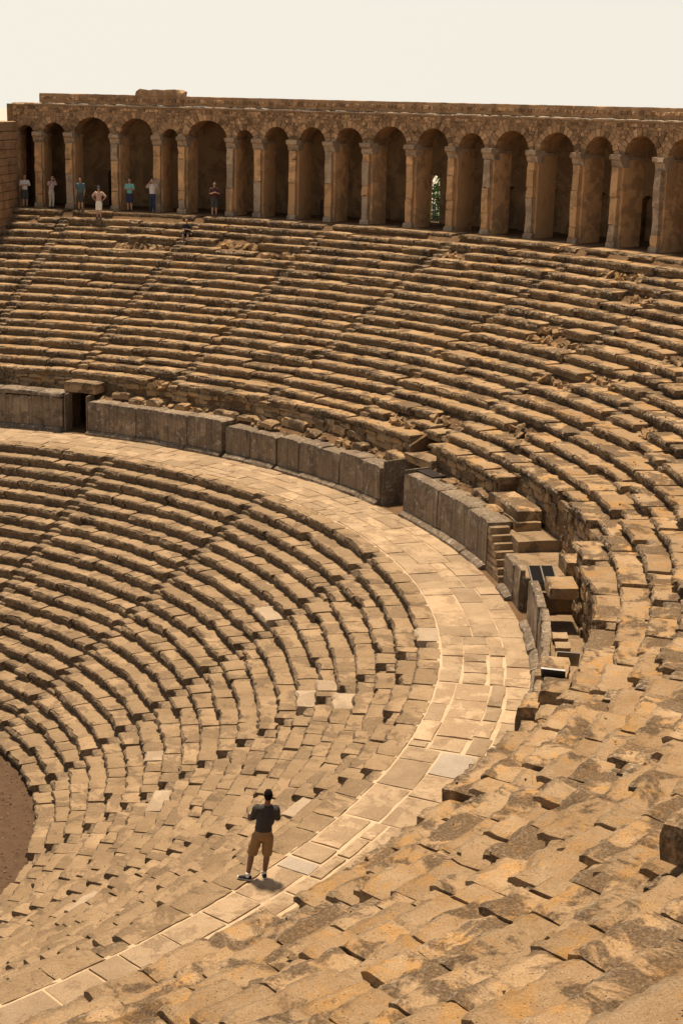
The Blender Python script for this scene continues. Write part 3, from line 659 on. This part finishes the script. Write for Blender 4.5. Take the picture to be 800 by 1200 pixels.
# rubble facing of the wall above the arches
rub = Soup()
def arch_clear(a, z):
    for i in range(len(PA) - 1):
        if PA[i] <= a <= PA[i + 1]:
            g0 = math.degrees(pw(i) / 2 / RG); g1 = math.degrees(pw(i + 1) / 2 / RG)
            e0, e1 = PA[i] + g0, PA[i + 1] - g1; rad_ = R(e1 - e0) * RG / 2; ac = 0.5 * (e0 + e1); x = R(a - ac) * RG
            rz = min(rad_, 4.5 - SPR)
            return (x / (rad_ + 0.3)) ** 2 + (max(0, z - SPR) / (rz + 0.3)) ** 2 > 1
    return False
zc = SPR + 0.18
while zc < 5.5:
    hh = random.uniform(0.05, 0.085); a = 33.8
    while a < 95.5:
        wd = random.uniform(0.10, 0.28); am_ = a + math.degrees(wd / 2 / RG)
        top = 5.5 if 35.8 < am_ < 85.5 else CORN - 0.1
        if arch_clear(am_, zc) and zc + hh < top and not (CORN - 0.1 < zc < CORN + 0.13) and random.random() < 0.93:
            o_, c_, u_ = rad_axes(am_); rub.box(P(ROOT_R + 0.04 + random.uniform(-0.02, 0.02), am_, ZG + zc + random.uniform(-0.02, 0.02)), o_, c_, u_, 0.08, wd / 2 * random.uniform(0.75, 0.95), hh * random.uniform(0.7, 1.0), 0.018)
        a += math.degrees(wd / RG)
    zc += hh * 2 + 0.015
tag(rub.obj('wall_rubble', MS_RUB, arc, 0), kind='stuff')
# roof, vault and back wall with arched niches; three of the niches are open to the trees behind
RB = 43.5
V, F = sweep([(RG + PD - 0.2, 4.75), (RG + PD + 0.6, 4.95), (RB - 0.4, 4.95), (RB + 0.1, 4.6), (RB + 0.1, 5.06), (RG + 0.3, 5.06), (RG + PD - 0.2, 4.9)], 0, ZG, 33.6, 96, 90)
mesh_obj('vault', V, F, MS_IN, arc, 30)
OPEN = [(62.85, 0.36, 2.25), (66.55, 0.10, 1.4), (54.65, 0.07, 0.8)]
nic = []
for i in range(len(PA) - 1):
    ac = 0.5 * (PA[i] + PA[i + 1])
    if not any(abs(ac - o[0]) < 1.6 for o in OPEN): nic.append((ac, 0.42, 1.95, False))
nic += [(a, hw, h, True) for a, hw, h in OPEN]
nic.sort()
V = []; F = []
def quad(p): 
    n = len(V); V.extend(p); F.append((n, n + 1, n + 2, n + 3))
cur = 33.5
for (a, hw, h, op) in nic:
    dg = math.degrees(hw / RB); N = 10
    quad([P(RB, cur, ZG), P(RB, cur, ZG + 4.8), P(RB, a - dg, ZG + 4.8), P(RB, a - dg, ZG)])
    pts = [(a - dg * math.cos(math.pi * j / N), h - hw + hw * math.sin(math.pi * j / N)) for j in range(N + 1)]
    for (x0, z0), (x1, z1) in zip(pts[:-1], pts[1:]):
        quad([P(RB, x0, ZG + z0), P(RB, x0, ZG + 4.8), P(RB, x1, ZG + 4.8), P(RB, x1, ZG + z1)])
        dd = 0.45
        quad([P(RB, x0, ZG + z0), P(RB, x1, ZG + z1), P(RB + dd, x1, ZG + z1), P(RB + dd, x0, ZG + z0)])
    for x in (a - dg, a + dg): quad([P(RB, x, ZG), P(RB, x, ZG + h - hw), P(RB + 0.45, x, ZG + h - hw), P(RB + 0.45, x, ZG)])
    cur = a + dg
quad([P(RB, cur, ZG), P(RB, cur, ZG + 4.8), P(RB, 97, ZG + 4.8), P(RB, 97, ZG)])
# outer skin behind the closed niches
cur = 33.5
for (a, hw, h, op) in [x for x in nic if x[3]]:
    dg = math.degrees(hw / RB)
    n_ = max(1, int((a - dg - cur) / 3))
    for j in range(n_):
        q0 = cur + (a - dg - cur) * j / n_; q1 = cur + (a - dg - cur) * (j + 1) / n_
        quad([P(RB + 0.45, q0, ZG - 3), P(RB + 0.45, q0, ZG + 5.06), P(RB + 0.45, q1, ZG + 5.06), P(RB + 0.45, q1, ZG - 3)])
    quad([P(RB + 0.45, a - dg, ZG + h - 0.05), P(RB + 0.45, a - dg, ZG + 5.06), P(RB + 0.45, a + dg, ZG + 5.06), P(RB + 0.45, a + dg, ZG + h - 0.05)])
    cur = a + dg
for j in range(10):
    q0 = cur + (97 - cur) * j / 10; q1 = cur + (97 - cur) * (j + 1) / 10
    quad([P(RB + 0.45, q0, ZG - 3), P(RB + 0.45, q0, ZG + 5.06), P(RB + 0.45, q1, ZG + 5.06), P(RB + 0.45, q1, ZG - 3)])
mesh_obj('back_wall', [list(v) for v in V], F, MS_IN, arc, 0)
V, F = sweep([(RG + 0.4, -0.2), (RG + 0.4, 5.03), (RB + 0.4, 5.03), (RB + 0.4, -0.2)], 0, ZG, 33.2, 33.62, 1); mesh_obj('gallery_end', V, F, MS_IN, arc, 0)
# iron grille in the open window
gr = empty('window_grille', P(RB + 0.2, 62.95, ZG), 'dark iron grille standing in the open gallery window', 'grille')
gm = plain('grille_iron', (0.02, 0.022, 0.018), 0.6, 0.5)
for j in range(-2, 3):
    s_ = Soup(); a = 62.95 + math.degrees(0.12 * j / RB); o_, c_, u_ = rad_axes(a); s_.box(P(RB + 0.3, a, ZG + 0.6), o_, c_, u_, 0.015, 0.014, 0.6); s_.obj('bar', gm, gr, 0)
s_ = Soup(); o_, c_, u_ = rad_axes(62.95); s_.box(P(RB + 0.34, 62.95, ZG + 1.15), o_, c_, u_, 0.012, 0.3, 0.02); s_.box(P(RB + 0.34, 62.95, ZG + 0.3), o_, c_, u_, 0.012, 0.3, 0.02); s_.obj('rail', gm, gr, 0)

# end wall of large squared blocks at the far left
ew = empty('end_wall', P(38, 33.5, ZG - 1), 'end wall of large squared blocks at the left edge of the seats', 'wall')
def end_block(r0, r1, a0, a1, z0, z1):
    block('wall_block', ew, MS_RUB, rect_prof(r1 - r0, z1 - z0, 2, 2), r0, z0, a0, a1, seg=0.25, amp=0.02, freq=3, erode=0.04, endround=0.03)
block('wall_core', ew, MS_RUB, rect_prof(3.1, 5.2, 2, 2), 36.75, ZG - 1.6, 30.2, 34.05, seg=0.3, amp=0.0)
zc = ZG - 1.6; row = 0
while zc < ZG + 3.75:
    hh = random.uniform(0.34, 0.46); r = 36.6 + (0.3 if row % 2 else 0)
    js = cut(30.2 + 0.3 * (row % 2), 34.15, 36.6, 0.38, 0.75)
    for b0, b1 in zip(js[:-1], js[1:]): end_block(36.6 + random.uniform(-0.03, 0.03), 40.0, b0 + 0.01, b1 - 0.01, zc + 0.006, zc + hh - 0.004)
    zc += hh; row += 1

# ------------------------------------------------------------------ trees beyond the gallery
MLEAF = plain('leaf_green', (0.11, 0.18, 0.045), 0.7, var=0.5, scale=3.0); MBARK = plain('bark', (0.10, 0.07, 0.045), 0.95)
def tree(az, r, zb, h, label):
    root = empty('tree', P(r, az, zb), label, 'tree', 'trees beyond the gallery')
    base = P(r, az, zb); s_ = Soup()
    n = 8; prev = None
    V = []; F = []
    for j, (t_, rd) in enumerate([(0, 0.28), (0.3, 0.22), (0.55, 0.16), (0.8, 0.08)]):
        for q in range(n): V.append((base.x + rd * math.cos(2 * math.pi * q / n), base.y + rd * math.sin(2 * math.pi * q / n), base.z + h * t_))
    for j in range(3):
        for q in range(n): F.append((j * n + q, j * n + (q + 1) % n, (j + 1) * n + (q + 1) % n, (j + 1) * n + q))
    mesh_obj('trunk', V, F, MBARK, root, 60)
    V = []; F = []
    cl = [(random.gauss(0, 1.3), random.gauss(0, 1.3), h * (0.62 + 0.36 * random.random() ** 1.3)) for _ in range(48)]
    for c in cl:
        for _ in range(90):
            d = rng.normal(size=3); d /= np.linalg.norm(d); pp = np.array(c) + d * random.uniform(0.3, 0.95) + np.array(base)
            u = rng.normal(size=3); u /= np.linalg.norm(u); v = np.cross(u, d); v /= (np.linalg.norm(v) + 1e-6); k = random.uniform(0.09, 0.17)
            m_ = len(V); V += [pp - u * k, pp + v * k * 0.5, pp + u * k, pp - v * k * 0.5]; F.append((m_, m_ + 1, m_ + 2, m_ + 3))
    mesh_obj('crown', np.array(V), F, MLEAF, root, 0)
tree(56.4, 54.0, 8.0, 8.8, 'bright green tree seen through the open gallery window')
tree(59.8, 54.0, 8.0, 8.6, 'green tree glimpsed through the narrow slit right of the open window')

# ------------------------------------------------------------------ people
def tube(rings, n=12):
    """rings: (centre, rx, ry, axis) -> closed lofted tube with rounded ends"""
    V = []; F = []; k = len(rings)
    cs = [Vector(r_[0]) for r_ in rings]
    for i, r_ in enumerate(rings):
        c = cs[i]; d = (cs[min(i + 1, k - 1)] - cs[max(i - 1, 0)]).normalized()
        if len(r_) > 3 and r_[3] == 'h': X, Y = Vector((1, 0, 0)), Vector((0, 1, 0))
        else:
            X = Vector((1, 0, 0)) - d * d.x
            if X.length < 0.2: X = Vector((0, 1, 0)) - d * d.y
            X.normalize(); Y = d.cross(X)
        for q in range(n):
            t_ = 2 * math.pi * q / n; V.append(c + X * (r_[1] * math.cos(t_)) + Y * (r_[2] * math.sin(t_)))
    for i in range(k - 1):
        for q in range(n): F.append((i * n + q, i * n + (q + 1) % n, (i + 1) * n + (q + 1) % n, (i + 1) * n + q))
    for i, s in ((0, -1), (k - 1, 1)):
        d = (cs[1] - cs[0]).normalized() if i == 0 else (cs[-1] - cs[-2]).normalized()
        V.append(cs[i] + d * s * min(rings[i][1], rings[i][2]) * 0.5); e = len(V) - 1
        for q in range(n): F.append((i * n + (q + 1) % n, i * n + q, e) if i == 0 else (i * n + q, i * n + (q + 1) % n, e))
    return V, F
def fused(name, tubes, mat, parent, voxel=0.012, smooth=4):
    V = []; F = []
    for tv, tf in tubes:
        n = len(V); V.extend([tuple(v) for v in tv]); F.extend([tuple(i + n for i in f) for f in tf])
    me = bpy.data.meshes.new(name); me.from_pydata(V, [], F); me.materials.append(mat); me.shade_smooth()
    o = bpy.data.objects.new(name, me); link(o, parent)
    rm = o.modifiers.new('remesh', 'REMESH'); rm.mode = 'VOXEL'; rm.voxel_size = voxel; rm.use_smooth_shade = True
    if name in ('shirt', 'shorts', 'trousers'):            # folds in the cloth
        tx = bpy.data.textures.get('folds') or bpy.data.textures.new('folds', 'CLOUDS'); tx.noise_scale = 0.09; tx.noise_depth = 2
        dm = o.modifiers.new('folds', 'DISPLACE'); dm.texture = tx; dm.texture_coords = 'LOCAL'; dm.strength = 0.035; dm.mid_level = 0.5
    if smooth: sm = o.modifiers.new('smooth', 'SMOOTH'); sm.iterations = smooth; sm.factor = 0.5
    return o
def limb(a, b, c, ra, rb, rc):
    a, b, c = Vector(a), Vector(b), Vector(c)
    return tube([(a, ra, ra), (a.lerp(b, 0.5), (ra + rb) * 0.52, (ra + rb) * 0.52), (b, rb, rb), (b.lerp(c, 0.35), rb * 1.04, rb * 1.04), (c, rc, rc)])
def cloth(name, c, rough=0.9): return plain(name, c, rough, 0.0, 0.15, 20.0, 0.25)
SKIN = plain('tanned_skin', (0.20, 0.095, 0.055), 0.6, 0, 0.08, 12, 0.05); SKIN2 = plain('light_skin', (0.42, 0.24, 0.16), 0.6, 0, 0.08, 12, 0.05)
HAIR = plain('dark_hair', (0.012, 0.008, 0.006), 1.0, 0, 0.3, 60, 0.4); HAIR.node_tree.nodes['Principled BSDF'].inputs['Specular IOR Level'].default_value = 0.1
def hand(root_pt, dirv, palm_n, side, sc_=1.0):
    """palm and five separate bent fingers as tubes"""
    d = Vector(dirv).normalized(); nrm = Vector(palm_n).normalized(); x = d.cross(nrm).normalized() * side; p = Vector(root_pt); T = []
    T.append(tube([(p, 0.024 * sc_, 0.020 * sc_), (p + d * 0.035 * sc_, 0.036 * sc_, 0.017 * sc_), (p + d * 0.085 * sc_, 0.040 * sc_, 0.014 * sc_)]))
    for i, (off, ln) in enumerate([(-0.030, 0.070), (-0.010, 0.080), (0.010, 0.075), (0.029, 0.058)]):
        b = p + (d * 0.088 + x * off) * sc_; m1 = b + (d * ln * 0.5 + nrm * 0.006) * sc_; m2 = m1 + (d * ln * 0.32 + nrm * 0.020) * sc_; m3 = m2 + (d * ln * 0.14 + nrm * 0.024) * sc_
        T.append(tube([(b, 0.0095 * sc_, 0.0095 * sc_), (m1, 0.009 * sc_, 0.009 * sc_), (m2, 0.008 * sc_, 0.008 * sc_), (m3, 0.007 * sc_, 0.007 * sc_)], 8))
    b = p + (d * 0.03 - x * 0.034) * sc_; T.append(tube([(b, 0.012 * sc_, 0.012 * sc_), (b + (d * 0.03 - x * 0.022) * sc_, 0.011 * sc_, 0.011 * sc_), (b + (d * 0.058 - x * 0.026 + nrm * 0.012) * sc_, 0.009 * sc_, 0.009 * sc_)], 8))
    return T
def face_parts(root, hc, facing, sc_=1.0, hair=HAIR, hair_mat=None, detail=True):
    pass
def person(loc, rz, label, J, skin, shirt, shorts, shoes, hair, H=1.74, voxel=0.012, long_trousers=False, hat=None, socks=None, shirt_len=0.0, group=None, face=1.0, sleeves=True):
    """J: joints of a 1.74 m figure, X to its right (as seen from behind), Y ahead, Z up"""
    root = empty('person', loc, label, 'person', group, rz); root.scale = (H / 1.74,) * 3
    hd = Vector(J['head']); nk = Vector(J['neck']); ch = Vector(J['chest']); pv = Vector(J['pelvis'])
    B = []
    # head: skull, jaw, nose, ears
    fy = J.get('fy', Vector((0, 1, 0)))
    B.append(tube([(hd + Vector((0, 0, -0.105)) + fy * 0.03, 0.045, 0.05, 'h'), (hd + Vector((0, 0, -0.06)) + fy * 0.01, 0.066, 0.085, 'h'), (hd, 0.075, 0.096, 'h'), (hd + Vector((0, 0, 0.055)) - fy * 0.005, 0.072, 0.092, 'h'), (hd + Vector((0, 0, 0.095)) - fy * 0.01, 0.05, 0.065, 'h')], 16))
    B.append(tube([(hd + fy * 0.085 + Vector((0, 0, 0.02)), 0.012, 0.012), (hd + fy * 0.112 + Vector((0, 0, -0.022)), 0.016, 0.014)], 8))
    for s in (-1, 1): B.append(tube([(hd + Vector((0.077 * s, 0, -0.02)) - fy * 0.005, 0.008, 0.018), (hd + Vector((0.081 * s, 0, 0.02)) - fy * 0.012, 0.009, 0.02)], 8))
    B.append(tube([(nk - Vector((0, 0, 0.05)), 0.062, 0.06), (nk, 0.055, 0.056), (hd + Vector((0, 0, -0.06)) - fy * 0.015, 0.052, 0.056)]))
    B.append(tube([(pv - Vector((0, 0, 0.04)), 0.13, 0.09, 'h'), (pv + Vector((0, 0, 0.1)), 0.125, 0.085, 'h'), (pv.lerp(ch, 0.5), 0.13, 0.09, 'h'), (ch, 0.155, 0.1, 'h'), (ch + Vector((0, 0, 0.1)), 0.14, 0.085, 'h'), (nk - Vector((0, 0, 0.03)), 0.07, 0.06, 'h')], 16))
    for s in 'LR':
        B.append(limb(J['sh' + s], J['el' + s], J['wr' + s], 0.052, 0.040, 0.028))
        B.append(limb(J['hip' + s], J['kn' + s], J['an' + s], 0.085, 0.056, 0.038))
        wr = Vector(J['wr' + s]); dv = J.get('hd' + s) or (wr - Vector(J['el' + s]))
        B += hand(wr, dv, J.get('pn' + s, Vector((0, -1, 0))), 1 if s == 'L' else -1)
        an = Vector(J['an' + s]); td = Vector(J['toe' + s]).normalized()
        B.append(tube([(an + Vector((0, 0, -0.03)) - td * 0.03, 0.036, 0.036), (an + Vector((0, 0, -0.05)) + td * 0.08, 0.04, 0.025)]))
    fused('body', B, skin, root, voxel)
    # hair or hat
    if hair is not None:
        fused('hair', [tube([(hd + Vector((0, 0, -0.055)) - fy * 0.034, 0.060, 0.066, 'h'), (hd + Vector((0, 0, 0.0)) - fy * 0.030, 0.077, 0.078, 'h'), (hd + Vector((0, 0, 0.06)) - fy * 0.016, 0.078, 0.090, 'h'), (hd + Vector((0, 0, 0.104)) - fy * 0.012, 0.052, 0.066, 'h')], 16)], hair, root, voxel)
    if hat is not None:
        fused('hat', [tube([(hd + Vector((0, 0, 0.03)), 0.086, 0.105, 'h'), (hd + Vector((0, 0, 0.09)), 0.082, 0.1, 'h'), (hd + Vector((0, 0, 0.125)), 0.05, 0.06, 'h')], 16), tube([(hd + Vector((0, 0, 0.035)) + fy * 0.07, 0.07, 0.07, 'h'), (hd + Vector((0, 0, 0.045)) + fy * 0.08, 0.07, 0.075, 'h')], 16)], hat, root, voxel)
    # eyes and mouth sit on the face
    e_ = Soup()
    for s in (-1, 1): e_.box(hd + Vector((0.03 * s, 0, 0.012)) + fy * 0.088, (1, 0, 0), tuple(fy), (0, 0, 1), 0.012, 0.008, 0.006)
    e_.box(hd + Vector((0, 0, -0.058)) + fy * 0.086, (1, 0, 0), tuple(fy), (0, 0, 1), 0.022, 0.01, 0.004)
    me = bpy.data.meshes.new('face_features'); me.from_pydata([tuple(v) for v in e_.V], [], e_.F); me.materials.append(HAIR); link(bpy.data.objects.new('face_features', me), root)
    # shirt
    S = [tube([(pv + Vector((0, 0, 0.02 - shirt_len)), 0.155, 0.115, 'h'), (pv + Vector((0, 0, 0.12)), 0.152, 0.11, 'h'), (pv.lerp(ch, 0.55), 0.158, 0.112, 'h'), (ch, 0.178, 0.122, 'h'), (ch + Vector((0, 0, 0.09)), 0.172, 0.105, 'h'), (ch.lerp(nk, 0.66), 0.165, 0.085, 'h'), (ch.lerp(nk, 0.84), 0.12, 0.075, 'h'), (nk - Vector((0, 0, 0.02)), 0.07, 0.066, 'h')], 18)]
    if sleeves:
        for s in 'LR':
            a, b = Vector(J['sh' + s]), Vector(J['el' + s]); S.append(tube([(a + Vector((0, 0, 0.045)), 0.06, 0.062, 'h'), (a + Vector((0, 0, 0.01)), 0.082, 0.08, 'h'), (a - Vector((0, 0, 0.06)), 0.078, 0.078, 'h')])); S.append(tube([(a.lerp(ch, 0.4), 0.075, 0.075), (a.lerp(ch, 0.12) + Vector((0, 0, -0.005)), 0.080, 0.078), (a.lerp(b, 0.22), 0.078, 0.076), (a.lerp(b, 0.5), 0.071, 0.07), (a.lerp(b, 0.9), 0.066, 0.064)]))
    fused('shirt', S, shirt, root, voxel)
    # shorts or trousers
    S = [tube([(pv + Vector((0, 0, 0.09)), 0.148, 0.108, 'h'), (pv + Vector((0, 0, 0.0)), 0.165, 0.122, 'h'), (pv - Vector((0, 0, 0.07)), 0.165, 0.12, 'h'), (pv - Vector((0, 0, 0.12)), 0.13, 0.1, 'h')], 18)]
    for s in 'LR':
        a, b, c = Vector(J['hip' + s]), Vector(J['kn' + s]), Vector(J['an' + s])
        if long_trousers: S.append(tube([(a, 0.095, 0.098), (b, 0.073, 0.075), (c + Vector((0, 0, 0.02)), 0.06, 0.066)]))
        else: S.append(tube([(a, 0.098, 0.104), (a.lerp(b, 0.5), 0.102, 0.104), (b.lerp(c, 0.02), 0.096, 0.096)]))
    fused('trousers' if long_trousers else 'shorts', S, shorts, root, voxel)
    for s in 'LR':
        an = Vector(J['an' + s]); td = Vector(J['toe' + s]).normalized(); g = Vector((an.x, an.y, an.z - 0.085))
        sh = fused('shoe', [tube([(g - td * 0.065 + Vector((0, 0, 0.045)), 0.036, 0.045), (g + Vector((0, 0, 0.05)), 0.044, 0.05), (g + td * 0.09 + Vector((0, 0, 0.036)), 0.048, 0.034), (g + td * 0.175 + Vector((0, 0, 0.026)), 0.042, 0.024)])], shoes, root, voxel)
        if socks:
            fused('sock', [tube([(an + Vector((0, 0, -0.03)), 0.045, 0.045), (an + Vector((0, 0, 0.05)), 0.046, 0.046)])], socks, root, voxel)
            fused('sole', [tube([(g - td * 0.08 + Vector((0, 0, 0.012)), 0.042, 0.012, ''), (g + Vector((0, 0, 0.012)), 0.048, 0.012), (g + td * 0.19 + Vector((0, 0, 0.014)), 0.042, 0.013)]), tube([(g + td * 0.15 + Vector((0, 0, 0.03)), 0.042, 0.026), (g + td * 0.20 + Vector((0, 0, 0.026)), 0.032, 0.018)])], socks, root, voxel)
    return root
V3 = Vector
man = dict(head=V3((0.085, 0.0, 1.635)), neck=V3((0.07, -0.01, 1.475)), chest=V3((0.05, 0.0, 1.25)), pelvis=V3((0.0, 0.0, 0.90)),
           shL=V3((-0.115, -0.005, 1.385)), elL=V3((-0.205, 0.08, 1.13)), wrL=V3((0.0, 0.23, 1.19)), shR=V3((0.215, -0.005, 1.385)), elR=V3((0.255, 0.09, 1.13)), wrR=V3((0.06, 0.24, 1.23)),
           hipL=V3((-0.095, 0, 0.86)), knL=V3((-0.20, 0.03, 0.48)), anL=V3((-0.265, -0.06, 0.085)), hipR=V3((0.09, 0, 0.86)), knR=V3((0.075, 0.03, 0.48)), anR=V3((0.03, 0.04, 0.085)),
           toeL=V3((-0.85, 0.25, 0)), toeR=V3((-0.1, 1, 0)), pnL=V3((0, -1, 0.2)), pnR=V3((0, -1, 0.2)))
yaw = math.atan2(-0.47228682, 0.88111292)
person(Vector((10.62, -20.72, ZD + 0.016)), yaw, 'man in dark t-shirt and khaki shorts standing on the walkway, seen from behind', man, SKIN, cloth('charcoal_cotton', (0.035, 0.030, 0.026)), cloth('khaki_cotton', (0.27, 0.155, 0.062)), cloth('navy_canvas', (0.014, 0.016, 0.028)), HAIR, H=1.74, voxel=0.011, socks=cloth('white_cotton', (0.75, 0.72, 0.68)))

def stand(arms='down', spread=0.09, lean=0.0):
    J = dict(head=V3((0, 0.02 + lean, 1.635)), neck=V3((0, lean * 0.8, 1.475)), chest=V3((0, lean * 0.5, 1.25)), pelvis=V3((0, 0, 0.90)), shL=V3((-0.175, lean * 0.6, 1.40)), shR=V3((0.175, lean * 0.6, 1.40)),
             hipL=V3((-0.09, 0, 0.86)), hipR=V3((0.09, 0, 0.86)), knL=V3((-spread, 0.03, 0.48)), knR=V3((spread, 0.03, 0.48)), anL=V3((-spread - 0.01, 0, 0.085)), anR=V3((spread + 0.01, 0, 0.085)), toeL=V3((-0.2, 1, 0)), toeR=V3((0.2, 1, 0)))
    if arms == 'down': J.update(elL=V3((-0.23, 0, 1.12)), wrL=V3((-0.22, 0.06, 0.88)), elR=V3((0.23, 0, 1.12)), wrR=V3((0.22, 0.06, 0.88)), pnL=V3((1, 0, 0)), pnR=V3((-1, 0, 0)))
    if arms == 'akimbo': J.update(elL=V3((-0.40, -0.05, 1.17)), wrL=V3((-0.19, 0.02, 0.98)), elR=V3((0.40, -0.05, 1.17)), wrR=V3((0.19, 0.02, 0.98)), pnL=V3((0, -1, 0)), pnR=V3((0, -1, 0)))
    if arms == 'photo': J.update(elL=V3((-0.27, 0.16, 1.26)), wrL=V3((-0.08, 0.26, 1.52)), elR=V3((0.27, 0.16, 1.26)), wrR=V3((0.08, 0.26, 1.52)), pnL=V3((0, -1, 0)), pnR=V3((0, -1, 0)))
    if arms == 'chest': J.update(elL=V3((-0.26, 0.05, 1.14)), wrL=V3((-0.06, 0.25, 1.2)), elR=V3((0.26, 0.05, 1.14)), wrR=V3((0.06, 0.25, 1.2)), pnL=V3((0, -1, 0)), pnR=V3((0, -1, 0)))
    return J
def face_in(az): return math.pi - R(az)          # local +Y towards the middle of the theatre
WHT = cloth('white_shirt_cotton', (0.62, 0.58, 0.55)); LILAC = cloth('pale_lilac_cotton', (0.45, 0.36, 0.38)); TEAL = cloth('teal_cotton', (0.16, 0.42, 0.38)); NAVY = cloth('navy_cotton', (0.02, 0.03, 0.07)); BEIGE = cloth('beige_cotton', (0.50, 0.42, 0.32))
PINK = cloth('dusty_pink_cotton', (0.50, 0.33, 0.26)); CREAM = cloth('cream_cotton', (0.8, 0.76, 0.66)); MARO = cloth('maroon_cotton', (0.07, 0.02, 0.02)); DKGR = cloth('dark_grey_cotton', (0.05, 0.05, 0.05)); BLUE = cloth('blue_print_cotton', (0.07, 0.12, 0.13)); BLK = cloth('black_cotton', (0.012, 0.011, 0.012)); SHOE = cloth('dark_shoe', (0.03, 0.025, 0.02))
G = 'tourists in front of the gallery'
zl = ZG + 0.012
crowd = [(34.75, 39.55, zl, 'chest', WHT, DKGR, False, None, 'tourist in white shirt standing at the foot of the end wall', 0.5, 1.62),
         (36.7, 39.6, zl, 'photo', LILAC, BEIGE, True, None, 'tourist in pale lilac top leaning forward between the first two piers', 0.9, 1.6),
         (39.3, 38.9, zl - 0.01, 'down', BLUE, DKGR, False, None, 'tourist in blue patterned top beside the third pier', 0.0, 1.6),
         (41.1, 38.2, urow(19)[1] + UH, 'akimbo', PINK, CREAM, False, NAVY, 'tourist in blue cap and cream shorts with hands on hips', 0.0, 1.56),
         (42.68, 39.55, zl, 'chest', TEAL, NAVY, False, None, 'tourist in teal top and dark shorts in front of an arch', 0.0, 1.62),
         (44.45, 39.5, zl, 'photo', WHT, NAVY, True, None, 'tourist in white shirt and long navy trousers raising a camera', 0.2, 1.66),
         (49.45, 39.2, zl, 'chest', MARO, DKGR, False, None, 'tourist in maroon top standing in the shade of an arch', 0.6, 1.62)]
for (a, r, z, arms, sh, tr, lng, hat, lab, turn, H) in crowd:
    person(P(r, a, z), face_in(a) + turn, lab, stand(arms, lean=0.10 if 'leaning' in lab else 0.0), SKIN2, sh, tr, SHOE, None if hat else HAIR, H=H, voxel=0.022, long_trousers=lng, hat=hat, group=None)
# seated figure in black
J = stand('down'); J.update(pelvis=V3((0, 0, 0.14)), chest=V3((0, 0.08, 0.48)), neck=V3((0, 0.13, 0.70)), head=V3((0, 0.17, 0.85)), shL=V3((-0.17, 0.1, 0.63)), shR=V3((0.17, 0.1, 0.63)), elL=V3((-0.24, 0.2, 0.38)), elR=V3((0.24, 0.2, 0.38)), wrL=V3((-0.1, 0.40, 0.42)), wrR=V3((0.1, 0.40, 0.42)),
     hipL=V3((-0.09, 0.02, 0.12)), hipR=V3((0.09, 0.02, 0.12)), knL=V3((-0.13, 0.42, 0.22)), knR=V3((0.13, 0.42, 0.22)), anL=V3((-0.12, 0.50, -0.20)), anR=V3((0.12, 0.50, -0.20)))
person(P(37.45, 48.6, urow(17)[1] + UH + 0.0), face_in(48.6) + 0.2, 'person in black sitting on the upper seats below the gallery', J, SKIN2, BLK, BLK, SHOE, HAIR, H=1.62, voxel=0.022)
